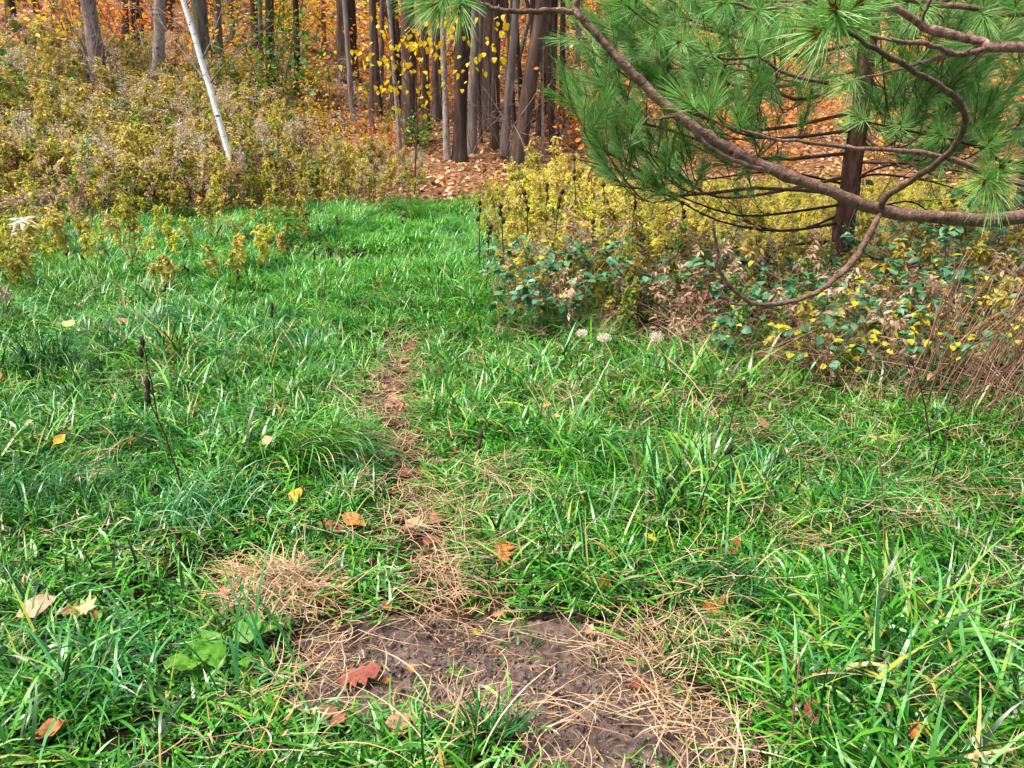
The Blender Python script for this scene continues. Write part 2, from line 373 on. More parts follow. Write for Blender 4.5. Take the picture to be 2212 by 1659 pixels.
# ------------------------------------------------------------------ scattering (stuff only)
def scatter(name, P, rot, scl, srcs, label, cat, tint=None, idx=None):
    me = bpy.data.meshes.new(name); n = len(P)
    me.from_pydata(np.asarray(P, float).tolist(), [], [])
    def put(nm, typ, arr, key):
        a = me.attributes.new(nm, typ, 'POINT'); a.data.foreach_set(key, np.ascontiguousarray(arr).ravel())
    put('rot', 'FLOAT_VECTOR', np.asarray(rot, np.float32), 'vector')
    s = np.asarray(scl, np.float32); s = np.repeat(s[:, None], 3, 1) if s.ndim == 1 else s
    put('scl', 'FLOAT_VECTOR', s, 'vector')
    put('idx', 'INT', (rng.integers(0, len(srcs), n) if idx is None else idx).astype(np.int32), 'value')
    put('tint', 'FLOAT', (np.zeros(n) if tint is None else tint).astype(np.float32), 'value')
    o = link(name, me); tag(o, label, cat, kind='stuff')
    ng = bpy.data.node_groups.new(name + '_scatter', 'GeometryNodeTree')
    ng.interface.new_socket('Geometry', in_out='INPUT', socket_type='NodeSocketGeometry')
    ng.interface.new_socket('Geometry', in_out='OUTPUT', socket_type='NodeSocketGeometry')
    N = ng.nodes; L = ng.links
    gi = N.new('NodeGroupInput'); go = N.new('NodeGroupOutput')
    jn = N.new('GeometryNodeJoinGeometry')
    for sm in srcs:
        so_ = bpy.data.objects.new(sm.name + '_source', sm)
        oi = N.new('GeometryNodeObjectInfo'); oi.inputs['Object'].default_value = so_; oi.inputs['As Instance'].default_value = True
        L.new(oi.outputs['Geometry'], jn.inputs[0])
    ip = N.new('GeometryNodeInstanceOnPoints'); ip.inputs['Pick Instance'].default_value = True
    def na(nm, typ):
        q = N.new('GeometryNodeInputNamedAttribute'); q.data_type = typ; q.inputs[0].default_value = nm; return q.outputs[0]
    er = N.new('FunctionNodeEulerToRotation'); L.new(na('rot', 'FLOAT_VECTOR'), er.inputs[0])
    L.new(gi.outputs[0], ip.inputs['Points']); L.new(jn.outputs[0], ip.inputs['Instance'])
    L.new(na('idx', 'INT'), ip.inputs['Instance Index']); L.new(er.outputs[0], ip.inputs['Rotation']); L.new(na('scl', 'FLOAT_VECTOR'), ip.inputs['Scale'])
    L.new(ip.outputs[0], go.inputs[0])
    md = o.modifiers.new('scatter', 'NODES'); md.node_group = ng
    return o

def sample(n, x0, x1, y0, y1, dens):
    x = rng.uniform(x0, x1, n); y = rng.uniform(y0, y1, n)
    k = rng.random(n) < dens(x, y)
    return x[k], y[k]

def inview(x, y, m=1.0):
    return np.abs(x) < .72 * np.maximum(y, 0) + m

def spin(n, tilt=.12):
    return np.stack([rng.normal(0, tilt, n), rng.normal(0, tilt, n), rng.uniform(0, 2 * math.pi, n)], 1)

# ------------------------------------------------------------------ grass
def blades(mb, n, rad, L0, L1, w0, w1, tilt0, tilt1, bend0, bend1, az=None, azs=math.pi, segs=6, mat=0, base=None, rnd=None, zbase=0.0, twist=.5):
    a0 = rng.uniform(0, 2 * math.pi, n); r0 = rad * np.sqrt(rng.random(n))
    B = np.stack([r0 * np.cos(a0), r0 * np.sin(a0), np.full(n, zbase)], 1) if base is None else base
    az = (rng.uniform(0, 2 * math.pi, n) if az is None else az + rng.normal(0, azs, n))
    Ln = rng.uniform(L0, L1, n); wd = rng.uniform(w0, w1, n)
    th = rng.uniform(tilt0, tilt1, n); bd = rng.uniform(bend0, bend1, n); tw = rng.normal(0, twist, n)
    P = np.zeros((n, segs + 1, 3)); S = np.zeros_like(P); Wd = np.zeros((n, segs + 1)); P[:, 0] = B
    for k in range(segs + 1):
        t = k / segs; an = th + bd * t ** 1.5; aa = az + tw * t
        if k:
            P[:, k] = P[:, k - 1] + np.stack([np.sin(an) * np.cos(aa), np.sin(an) * np.sin(aa), np.cos(an)], 1) * (Ln / segs)[:, None]
        roll = tw * 1.2 * (t - .3)
        sd = np.stack([-np.sin(aa), np.cos(aa), np.zeros(n)], 1); nr = np.stack([np.cos(an) * np.cos(aa), np.cos(an) * np.sin(aa), -np.sin(an)], 1)
        S[:, k] = sd * np.cos(roll)[:, None] + nr * np.sin(roll)[:, None]
        Wd[:, k] = wd * (1 - max(0, (t - .35) / .65) ** 1.8) * (.7 + .3 * min(1, t * 4)) + .0004
    P[:, :, 2] = np.maximum(P[:, :, 2], .004 + rng.random(n)[:, None] * .03)
    mb.strips(P, S, Wd, mat, rnd)

def grass_clump(n, **k):
    mb = MB(); blades(mb, n, **k); return mb
def gmesh(i, mats, n, **k):
    return grass_clump(n, **k).mesh('grass_clump', mats)
G_short = [gmesh(i, [M['grass']], 16, rad=.07, L0=.04, L1=.13, w0=.004, w1=.009, tilt0=.3, tilt1=1.4, bend0=.0, bend1=1.3) for i in range(8)]
G_mid = [gmesh(i, [M['grass']], 20, rad=.08, L0=.09, L1=.26, w0=.005, w1=.011, tilt0=.25, tilt1=1.35, bend0=.3, bend1=2.0) for i in range(9)]
G_far = [gmesh(i, [M['grass']], 20, rad=.14, L0=.10, L1=.26, w0=.007, w1=.014, tilt0=.3, tilt1=1.3, bend0=.3, bend1=1.7, segs=5, az=a_, azs=1.1) for i, a_ in enumerate((0, 1, 2, 3, 4, 5, 6))]

def meadow(x, y):
    k = np.ones(np.shape(x))
    k = np.where(x < -3.2, k * (.3 + .7 * sstep(2.6, -.3, y - yl(x))), k)
    k = np.where(y > y0f(x) - .2 + (vnoise(x, y, .8, 31) - .5) * 1.6, .0, k)
    k = np.where((x > xr(y) + .9) & (y > 3.6), .2, k)
    pd = path_dist(x, y)
    k = k * (1 - .97 * np.exp(-(pd / .115) ** 4) * sstep(7, 5, y))
    hx, hy = flat_hit(600, 1290)
    k = k * (1 - .9 * np.exp(-((x - hx) / .13) ** 2 - ((y - hy) / .12) ** 2))
    f = mud_f(x, y)
    k = k * (.06 + .94 * sstep(0.1, -.5, f))
    return k
def tallness(x, y):
    t = .3 + 1.35 * vnoise(x, y, .32, 41) ** 1.7 + .4 * vnoise(x, y, 1.6, 42)
    t = t * (1 - .6 * np.exp(-(path_dist(x, y) / .26) ** 2) * sstep(8, 5, y)) * (.78 + .22 * sstep(2.2, 4.5, y))
    t = t * (1 - .5 * sstep(-1.1, -.2, mud_f(x, y)))
    return t
def field_tint(x, y):
    return np.clip(sstep(4.5, 10, y) * .45 + (vnoise(x, y, 1.1, 43) - .5) * .4, 0, .75)

xa, ya = sample(16500, -4.8, 4.8, .3, 4.2, lambda x, y: inview(x, y, 2.0) * meadow(x, y) * (.2 + .8 * sstep(.2, .7, vnoise(x, y, .3, 44))) * .8)
scatter('short_grass', np.stack([xa, ya, H(xa, ya)], 1), spin(len(xa)), tallness(xa, ya) * rng.uniform(.8, 1.25, len(xa)), G_short, 'short green grass close to the muddy patch', 'grass', field_tint(xa, ya))
xa, ya = sample(24500, -8, 8, .4, 9.5, lambda x, y: inview(x, y, 2.0) * meadow(x, y) * .8)
scatter('turf', np.stack([xa, ya, H(xa, ya)], 1), spin(len(xa)), rng.uniform(.8, 1.4, len(xa)), G_short, 'low green turf between the taller grass clumps', 'grass', field_tint(xa, ya))
xa, ya = sample(22500, -8, 8, .4, 9, lambda x, y: inview(x, y, 2.0) * meadow(x, y) * (.25 + .8 * sstep(.25, .7, vnoise(x, y, .32, 41))) * np.where(mud_f(x, y) > -.9, .35, 1))
scatter('meadow_grass', np.stack([xa, ya, H(xa, ya)], 1), spin(len(xa)), tallness(xa, ya) * rng.uniform(.7, 1.2, len(xa)), G_mid, 'arching green grass blades along the trodden path', 'grass', field_tint(xa, ya))
G_long = [gmesh(i, [M[('grass', 'grass', 'grass_blue')[i % 3]]], 34, rad=.10, L0=.22, L1=.42, w0=.005, w1=.010, tilt0=.3, tilt1=1.0, bend0=.9, bend1=2.1, az=0.0, azs=.55, segs=7) for i in range(9)]
xa, ya = sample(9000, -10.5, 7.5, 2.4, 16, lambda x, y: inview(x, y, 1.4) * meadow(x, y) * sstep(.42, .7, vnoise(x, y, .7, 81)) * sstep(.26, .42, path_dist(x, y)) * sstep(-.6, -1.4, mud_f(x, y)) * .8)
n = len(xa); rt = spin(n, .1); rt[:, 2] = -.6 + (vnoise(xa, ya, 1.5, 82) - .5) * 7 + rng.normal(0, .35, n)
scatter('flopped_grass', np.stack([xa, ya, H(xa, ya)], 1), rt, rng.uniform(.55, 1.15, n) * (.7 + .3 * sstep(2.5, 5, ya)), G_long, 'long grass flopped over in combed clumps', 'grass', field_tint(xa, ya) * .7)
xa, ya = sample(26000, -15, 9, 7.5, 20.5, lambda x, y: inview(x, y, 1.0) * meadow(x, y))
scatter('far_grass', np.stack([xa, ya, H(xa, ya)], 1), spin(len(xa)), rng.uniform(.6, 1.1, len(xa)) * (.35 + 1.25 * vnoise(xa, ya, .7, 47) ** 1.4), G_far, 'bright green grass at the far end of the clearing', 'grass', field_tint(xa, ya))

# straw: flattened dead blades round the mud, along the path and thinly everywhere
def straw_clump(n, L0, L1, w=.0024, az=None, azs=3.0, lift=.035, mat='straw'):
    mb = MB(); base = np.stack([rng.normal(0, .07, n), rng.normal(0, .07, n), rng.uniform(.004, lift, n)], 1)
    blades(mb, n, .1, L0, L1, w * .7, w * 1.5, 1.1, 1.62, -.3, .7, az=az, azs=azs, segs=6, base=base, twist=1.1)
    return mb.mesh('straw_clump', [M[mat]])
ST = [straw_clump(14, .06, .24) for _ in range(6)] + [straw_clump(14, .12, .34, az=0.0, azs=.5) for _ in range(4)]
def strawd(x, y):
    f = mud_f(x, y); pd = path_dist(x, y)
    ring = np.exp(-((f + .15) / .38) ** 2)
    right = np.exp(-(((x - flat_hit(1400, 1470)[0]) / .33) ** 2 + ((y - flat_hit(1400, 1470)[1]) / .42) ** 2))
    d = .5 * ring + .34 * right + .75 * np.exp(-(pd / .14) ** 2) * sstep(7, 5, y) + .03 + .12 * sstep(.55, .8, vnoise(x, y, .6, 51)) + .08 * sstep(.3, 1.4, x) * sstep(4.5, 2.5, y)
    d = d + .3 * np.exp(-((x - 1.2) / .8) ** 2 - ((y - 4.3) / .5) ** 2)
    return d * np.where(f > .2, .09, 1)
xa, ya = sample(8500, -4.6, 4.8, .5, 6, lambda x, y: inview(x, y, 1.6) * strawd(x, y))
rt = spin(len(xa), .07); rt[:, 2] = np.where(rng.random(len(xa)) < .5, rng.normal(-.35, .35, len(xa)), rt[:, 2])
scatter('dry_straw', np.stack([xa, ya, H(xa, ya) + np.where(mud_f(xa, ya) > -.3, .006, rng.uniform(.01, .09, len(xa)))], 1), rt, rng.uniform(.6, 1.15, len(xa)), ST, 'pale dead grass stems flattened around the mud', 'dry grass')

# crumbs of soil, chopped stems and leaf scraps trodden into the mud
def crumbs(i):
    mb = MB()
    for k in range(14):
        p = np.array([rng.normal(0, .06), rng.normal(0, .06), .004]); r_ = rng.uniform(.003, .009)
        V = p + rng.normal(0, 1, (6, 3)) * 0 + np.array([(1, 0, 0), (0, 1, 0), (-1, 0, 0), (0, -1, 0), (0, 0, .8), (0, 0, -.4)]) * r_ * rng.uniform(.6, 1.3, (6, 1))
        mb.add(V, [(0, 1, 4), (1, 2, 4), (2, 3, 4), (3, 0, 4), (1, 0, 5), (2, 1, 5), (3, 2, 5), (0, 3, 5)], 0, rng.random())
    base = np.stack([rng.normal(0, .07, 7), rng.normal(0, .07, 7), rng.uniform(.002, .008, 7)], 1)
    blades(mb, 3, .1, .015, .05, .0015, .004, 1.45, 1.6, -.1, .2, segs=2, base=base[:3], mat=1)
    return mb.mesh('crumbs', [M['crumb'], M['straw']])
M['crumb'] = ramp_mat('soil_crumbs', [(0, '3a2c26'), (.5, '66544c'), (.85, '8a7870'), (1, 'a08e84')], transl=0, rough=.8)
CB = [crumbs(i) for i in range(5)]
xa, ya = sample(2600, mx0 - .9, mx0 + 1.1, my0 - .8, my0 + .7, lambda x, y: sstep(-.5, .1, mud_f(x, y)) * .38)
scatter('soil_crumbs', np.stack([xa, ya, mud_z(xa, ya)], 1), spin(len(xa), .05), rng.uniform(.6, 1.2, len(xa)), CB, 'crumbs of soil and chopped stems trodden into the mud', 'soil crumbs')

# ------------------------------------------------------------------ leaves
OAK = [(0, .02), (.08, .05), (.18, .20), (.25, .09), (.38, .30), (.46, .11), (.6, .36), (.68, .14), (.82, .26), (.9, .14), (1, .01)]
OVAL = [(0, .03), (.15, .22), (.4, .34), (.7, .24), (.9, .1), (1, .01)]
LANCE = [(0, .03), (.2, .12), (.45, .15), (.75, .1), (1, .005)]
HEART = [(0, .12), (.1, .36), (.3, .44), (.6, .32), (.85, .14), (1, .01)]
ROUND = [(0, .05), (.12, .26), (.35, .42), (.65, .38), (.88, .2), (1, .02)]

def leaf_geo(mb, prof, L=.1, fold=.25, curl=.5, wave=.06, mat=0, M4=None, rnd=.5, stem=0.0):
    """leaf lying along +x, face up; fold lifts both halves, curl bends it lengthwise"""
    rows = []; x = z = 0.0; pt = 0.0
    for t, wv in prof:
        an = curl * (t - .3); x += (t - pt) * L * math.cos(an); z -= (t - pt) * L * math.sin(an); pt = t
        hw = wv * L; rows.append([(x, -hw * math.cos(fold), z + hw * math.sin(fold) + random.uniform(-wave, wave) * hw), (x, 0, z), (x, hw * math.cos(fold), z + hw * math.sin(fold) + random.uniform(-wave, wave) * hw)])
    V = np.array(rows).reshape(-1, 3); F = []
    for i in range(len(prof) - 1):
        for j in (0, 1): F.append((i * 3 + j, i * 3 + j + 1, i * 3 + j + 4, i * 3 + j + 3))
    if stem:
        k = len(V); V = np.vstack([V, [(-stem, -.0012, -.01), (-stem, .0012, -.01), (0, .0015, 0), (0, -.0015, 0)]]); F.append((k, k + 1, k + 2, k + 3))
    if M4 is not None:
        M4 = np.array(M4); V = V @ M4[:3, :3].T + M4[:3, 3]
    mb.add(V, F, mat, rnd)

def leaf_mesh(name, prof, L, mats, **k):
    mb = MB(); leaf_geo(mb, prof, L, **k); return mb.mesh(name, mats)

def maple_mesh(name, Rr, mats, curl=.25):
    lob = [(0, .15), (22, .55), (40, .42), (58, .85), (74, .5), (90, 1.0), (106, .5), (122, .85), (140, .42), (158, .55), (180, .15), (235, .28), (270, .05), (305, .28)]
    mb = MB(); V = [(0, .0, 0)]
    for a, r in lob:
        x = r * Rr * math.cos(R(a)); y = r * Rr * math.sin(R(a)); V.append((x, y, curl * (x * x + y * y) / Rr * random.uniform(.3, 1.6)))
    n = len(lob); mb.add(V, [(0, 1 + i, 1 + (i + 1) % n) for i in range(n)])
    return mb.mesh(name, mats)

def rotm(az, el, roll):
    return np.array((Matrix.Rotation(az, 4, 'Z') @ Matrix.Rotation(-el, 4, 'Y') @ Matrix.Rotation(roll, 4, 'X')))

def mat_at(p, az, el, roll, s=1.0):
    m = rotm(az, el, roll); m[:3, :3] *= s; m[:3, 3] = p; return m

# ------------------------------------------------------------------ forest floor litter
LIT = [leaf_mesh('litter_leaf', OAK, .13, [M['litter']], fold=.3, curl=.9, wave=.3), leaf_mesh('litter_leaf', OVAL, .10, [M['litter']], fold=.4, curl=-.8, wave=.3), leaf_mesh('litter_leaf', ROUND, .11, [M['litter']], fold=-.3, curl=.6, wave=.3), maple_mesh('litter_leaf', .08, [M['litter']], .5)]
xa, ya = sample(150000, -34, 30, 15, 66, lambda x, y: inview(x, y, 2) * sstep(-1.0, .6, y - y0f(x) + (vnoise(x, y, 1.1, 9) - .5) * 2.5) * np.where(y < 28, 1, .35))
n = len(xa)
scatter('leaf_litter', np.stack([xa, ya, H(xa, ya) + .012 + .03 * rng.random(n)], 1), np.stack([rng.normal(0, .45, n), rng.normal(0, .45, n), rng.uniform(0, 6.28, n)], 1), rng.uniform(.8, 1.7, n) * np.where(ya > 28, 1.5, 1), LIT, 'orange and brown fallen leaves carpeting the forest slope', 'leaf litter')
# thin litter blown over the grass near the wood
xa, ya = sample(2600, -9, 6, 3, 18, lambda x, y: inview(x, y, .5) * (.08 + .9 * sstep(12, 18, y)) * meadow(x, y)); n = len(xa)
scatter('blown_leaves', np.stack([xa, ya, H(xa, ya) + .06 + .05 * rng.random(n)], 1), np.stack([rng.normal(0, .5, n), rng.normal(0, .5, n), rng.uniform(0, 6.28, n)], 1), rng.uniform(.4, .8, n), LIT, 'scattered dry leaves caught in the far meadow grass', 'leaf litter')

# ------------------------------------------------------------------ weeds
def weed(h, nl, leafmat, prof=LANCE, L=(.05, .10), w=1.0, plume=0, branches=4, lowbare=.15, droop=.5, leaf_w=1.0, fl='fluff'):
    mb = MB()
    ph = rng.uniform(0, 6.28); lean = rng.uniform(.02, .22)
    K = 7; ts = np.linspace(0, 1, K)
    pts = np.stack([h * lean * ts ** 2 * math.cos(ph), h * lean * ts ** 2 * math.sin(ph), h * ts], 1) + rng.normal(0, .008, (K, 3)) * (ts > 0)[:, None]
    mb.tube(pts, np.linspace(.0045, .002, K), 4, 0, rng.random())
    lines = [(pts, lowbare, 1.0, nl)]
    for b in range(branches):
        t = rng.uniform(.5, .92); i = t * (K - 1); p0 = pts[int(i)] + (pts[min(K - 1, int(i) + 1)] - pts[int(i)]) * (i % 1)
        a = rng.uniform(0, 6.28); bl = h * rng.uniform(.14, .32) * (1.15 - t * .5)
        q = np.linspace(0, 1, 4)[:, None]; d = np.array([math.cos(a), math.sin(a), 0])
        bp = p0 + d * q * bl * .7 + np.array([0, 0, 1]) * (q * .8 - .25 * q ** 2) * bl
        mb.tube(bp, np.linspace(.0025, .0012, 4), 3, 0, rng.random(), cap=False)
        lines.append((bp, .2, 1.0, max(3, nl // 6)))
    for ln, t0, t1, k in lines:
        n_ = len(ln)
        for j in range(k):
            t = rng.uniform(t0, t1); i = min(t * (n_ - 1), n_ - 1.001); p = ln[int(i)] + (ln[int(i) + 1] - ln[int(i)]) * (i % 1)
            leaf_geo(mb, prof, rng.uniform(*L) * (1.1 - .4 * t), fold=.3, curl=rng.uniform(.2, 1.6), wave=.1, mat=1, M4=mat_at(p, rng.uniform(0, 6.28), rng.uniform(-.7, .6) - droop * .4, rng.normal(0, .5)) @ np.diag([1, leaf_w, 1, 1]), rnd=rng.random())
    for j in range(plume):
        ln = lines[rng.integers(0, len(lines))][0]; p = ln[-1] + rng.normal(0, .03, 3) - np.array([0, 0, abs(rng.normal(0, .05))])
        s = rng.uniform(.008, .02); a = rng.normal(0, 1, (3, 3)); a /= np.linalg.norm(a, axis=1)[:, None]
        mb.add(p + a * s, [(0, 1, 2)], 2, rng.random())
    return mb.mesh('weed_plant', [M['weed_stem'], leafmat, M[fl]])

WO = [weed(rng.uniform(.85, 1.25), 52, M['weed_leaf_olive'], L=(.08, .15), branches=7, leaf_w=1.2) for _ in range(4)]
WB = [weed(rng.uniform(.8, 1.2), 38, M['weed_leaf_brown'], L=(.07, .13), plume=26, branches=8) for _ in range(4)]
WF = [weed(rng.uniform(1.0, 1.3), 26, M['weed_leaf_brown'], L=(.05, .1), plume=150, branches=5, fl='fluff_white') for _ in range(2)]
WR = [weed(rng.uniform(.7, 1.0), 40, M['weed_leaf_red'], L=(.05, .1), branches=6) for _ in range(2)]
WY = [weed(rng.uniform(.85, 1.15), 80, M['weed_leaf_yellow'], L=(.04, .09), branches=10, lowbare=.55, leaf_w=1.15, plume=10, droop=-.7) for _ in range(5)]
WG = [weed(rng.uniform(.6, .95), 48, M['weed_leaf_green'], L=(.06, .12), branches=5, leaf_w=1.2) for _ in range(2)]
WX = [weed(rng.uniform(.7, 1.0), 56, M['weed_leaf_lime'], L=(.06, .13), branches=6, lowbare=.3, leaf_w=1.2) for _ in range(2)]

def pick(weights, n):
    return rng.choice(len(weights), n, p=np.array(weights) / sum(weights))
# left bank
src = WO + WB + WF + WR + WX + WG
wt = [3.2] * 4 + [2.6] * 4 + [.8] * 2 + [1.2] * 2 + [3.4] * 2 + [1.4] * 2
xa, ya = sample(15000, -22, -1.8, 10.5, 27, lambda x, y: inview(x, y, 1.5) * (y > yl(x) + (vnoise(x, y, .5, 61) - .5) * 2.6) * np.where(y > y0f(x) + 3.0 + 7 * sstep(-4, -9, x), .08, 1) * (x < -2.4 + (vnoise(x, y, .8, 62) - .5) * 1.6 - .25 * np.maximum(0, 16.5 - y)) * (.2 + .5 * sstep(-.4, 2.0, y - yl(x))) * (.45 + .9 * vnoise(x, y, .5, 64)))
n = len(xa)
hs = rng.uniform(.7, 1.25, n) * (.5 + .5 * sstep(-.5, 2.2, ya - yl(xa))) * (1 - .4 * sstep(-5, -2.2, xa))
scatter('goldenrod_thicket', np.stack([xa, ya, H(xa, ya) - .02], 1), spin(n, .09), hs, src, 'withered olive and brown weeds massed on the left bank', 'weeds', idx=pick(wt, n))
# right field of yellow goldenrod
src = WY + WB + WO[:2] + WG[:1] + WX
wt = [5] * 5 + [1.0] * 4 + [.7] * 2 + [.5] + [2] * 2
xa, ya = sample(7000, -1.5, 12, 6.4, 18.6, lambda x, y: inview(x, y, 1.2) * (x > xr(y) + .15 + (vnoise(x, y, .6, 63) - .5) * .7) * np.where(y < 8.2, np.where(x > 1.3, .0, .4), np.where(x > 1.4, .75, .62)) * (y < y0f(x) - .6))
n = len(xa)
scatter('yellow_goldenrod', np.stack([xa, ya, H(xa, ya) - .02], 1), spin(n, .09), rng.uniform(.65, 1.1, n) * (.38 + .62 * sstep(-.1, 1.7, xa - xr(ya) + rng.normal(0, .3, n))) * (1 - .5 * sstep(.9, 2.0, xa)), src, 'yellow leaved goldenrod massed beyond the green shrubs', 'weeds', idx=pick(wt, n))
# tangle of low brown and green undergrowth below the pine
src = WB[:3] + WO[:2] + WG + WR[:1]
xa, ya = sample(4000, -.4, 8, 3.3, 9.5, lambda x, y: inview(x, y, 1.8) * (x > xr(y) + .25) * .3 * np.where((x > 2.1) & (y < 5.4), .3, 1))
n = len(xa)
scatter('undergrowth', np.stack([xa, ya, H(xa, ya) - .02], 1), spin(n, .3), rng.uniform(.35, .8, n), src, 'tangled low brown and green weeds under the pine', 'undergrowth', idx=pick([1.5, 1.5, 1.5, 2, 2, 3.5, 3.5, 1], n))
# dry straw tangle under the shrubs
xa, ya = sample(1000, -.3, 6, 3.2, 8, lambda x, y: inview(x, y, .6) * (x > xr(y) + .1) * .6)
n = len(xa)
TANG = [straw_clump(18, .15, .45, w=.003, lift=.2, mat='cane') for _ in range(4)]
scatter('dry_tangle', np.stack([xa, ya, H(xa, ya) + .02], 1), spin(n, .4), rng.uniform(.7, 1.2, n), TANG, 'tangled dead stems at the foot of the shrubs', 'dry grass')

# ------------------------------------------------------------------ forest trees
def crown_mesh(mats, h, leaves=200):
    mb = MB()
    for b in range(9):
        z = h * rng.uniform(.5, .97); a = rng.uniform(0, 6.28); Ln = rng.uniform(1.4, 3.0) * (1.25 - z / h)
        q = np.linspace(0, 1, 5)[:, None]; d = np.array([math.cos(a), math.sin(a), 0])
        P = np.array([0, 0, z]) + d * q * Ln + np.array([0, 0, 1]) * q * Ln * .7 + rng.normal(0, .08, (5, 3)) * q
        mb.tube(P, np.linspace(.05, .008, 5), 5, 0, cap=False)
        for _ in range(leaves // 9):
            p = P[rng.integers(1, 5)] + rng.normal(0, .45, 3)
            leaf_geo(mb, OVAL, rng.uniform(.08, .14), mat=1, M4=mat_at(p, rng.uniform(0, 6.28), rng.normal(0, .6), rng.normal(0, .6)), rnd=rng.random())
    return mb.mesh('crown', mats)
CR = [crown_mesh([M['bark_grey'], M[c]], 13.0) for c in ('orange', 'gold', 'orange', 'gold')]

def forest_tree(bx, by, tx, wv, bark, label, group=None, name='tree', d=None, hh=13.0, flare=.35, sides=12, crown=True, lean_back=0.0):
    base = hit(bx, by) if d is None else at(bx, by, d)
    if d is not None: base[2] = float(H(base[0], base[1]))
    Y = base[1]; top0 = at(tx, 0, Y + lean_back); rad = wv * VK * Y / FOC / 2
    dv = (top0 - base); dv = dv / max(dv[2], .4)
    t = thing(name, label, 'tree', base, group)
    K = 22; zs = np.concatenate([[-.25], np.linspace(0, 1, K - 1) ** 1.5 * hh])
    wob = np.cumsum(rng.normal(0, .022, (K, 2)), axis=0) * np.linspace(0, 1, K)[:, None]
    pts = np.stack([dv[0] * zs + wob[:, 0], dv[1] * zs * .5 + wob[:, 1], zs], 1)
    rr = rad * (1 - .75 * np.clip(zs / hh, 0, 1)) * (1 + flare * np.exp(-np.maximum(zs, 0) / .22)) * (1 + rng.normal(0, .03, K))
    mb = MB(); mb.tube(pts, rr, sides, 0, rough=.12)
    link('trunk', mb.mesh('trunk', [M[bark]]), t)
    if crown:
        c = link('crown', random.choice(CR), t, rot=(math.atan2(-dv[1] * .5, 1), math.atan2(dv[0], 1), rng.uniform(0, 6.28)), scale=hh / 13.0)
    return t, pts, rr

GD = 'slim dark trunk among others on the orange leaf-strewn slope'
GG = 'slim grey trunk among others on the orange leaf-strewn slope'
TREES = [
 (27, 62, 20, 20, 'bark_dark', GD), (85, 78, 76, 13, 'bark_dark', GD), (113, 60, 110, 7, 'bark_grey', GG),
 (220, 215, 188, 33, 'bark_grey', 'thick grey trunk rising behind the weeds beside bare twiggy shrub'),
 (275, 145, 268, 15, 'bark_dark', GD), (296, 145, 292, 18, 'bark_dark', GD), (306, 118, 305, 11, 'bark_dark', GD),
 (338, 214, 343, 24, 'bark_pale', 'pale blotchy trunk rising from the weeds next to the leaning birch'),
 (363, 66, 360, 20, 'bark_dark', GD),
 (446, 208, 434, 34, 'bark_grey', 'broad grey trunk half hidden behind the leaning white birch'),
 (478, 188, 470, 17, 'bark_grey', GG), (500, 92, 494, 16, 'bark_grey', GG), (552, 116, 548, 16, 'bark_dark', GD), (566, 188, 558, 10, 'bark_grey', GG),
 (586, 188, 582, 19, 'bark_dark', 'straight dark trunk beside a thinner grey one on the leafy slope'),
 (644, 207, 638, 14, 'bark_dark', 'slender forked brown trunk standing on fallen leaves'),
 (750, 173, 748, 44, 'bark_dark', 'massive dark trunk with flared roots on the orange slope'),
 (766, 287, 744, 12, 'bark_grey', 'thin brown pole of a tree in front of massive dark trunk'),
 (803, 288, 799, 11, 'bark_grey', GG),
 (865, 342, 843, 9, 'bark_pale', 'thin pale sapling trunk between dark trunks and orange brush'),
 (886, 312, 878, 33, 'bark_dark', 'thick dark trunk behind the small green sapling'),
 (921, 279, 918, 16, 'bark_dark', GD), (966, 347, 958, 13, 'bark_pale', 'pale thin trunk touching the rough twin trunk at wood edge'),
 (993, 347, 999, 29, 'bark_dark', 'rough brown trunk at the wood edge where the clearing ends'), (1019, 329, 1024, 20, 'bark_grey', GG),
 (1055, 279, 1060, 32, 'bark_dark', 'very dark trunk set back between brown trunks at wood edge'), (1068, 322, 1072, 19, 'bark_dark', GD), (1088, 337, 1116, 19, 'bark_grey', GG),
 (1116, 353, 1176, 32, 'bark_dark', 'leaning brown trunk at the wood edge tilting towards the pine'),
 (1173, 350, 1168, 7, 'bark_pale', GG), (1213, 292, 1219, 13, 'bark_dark', GD), (1247, 300, 1252, 10, 'bark_grey', GG), (1190, 282, 1196, 14, 'bark_dark', GD), (1150, 262, 1150, 12, 'bark_dark', GD),
 (850, 262, 846, 14, 'bark_dark', GD), (940, 262, 936, 12, 'bark_grey', GG), (700, 120, 697, 10, 'bark_grey', GG), (1035, 240, 1040, 12, 'bark_grey', GG),
]
for b in TREES:
    lb, grp = b[5], None
    if lb in (GD, GG):
        near_ = [w_ for lim, w_ in ((150, 'near the dense green sapling'), (320, 'between the thick grey trunk and the pale blotchy trunk'), (400, 'behind the pale blotchy trunk'), (530, 'just behind the leaning birch'), (600, 'beside the straight dark trunk'), (820, 'near the massive dark flared trunk'), (955, 'near the small green sapling'), (1100, 'among the rough brown trunks at wood edge'), (9999, 'beyond the leaning brown trunk')) if b[0] < lim][0]
        lb = lb.split(' among')[0] + ' ' + near_; grp = lb + ' group'
    forest_tree(*b[:5], lb, grp)
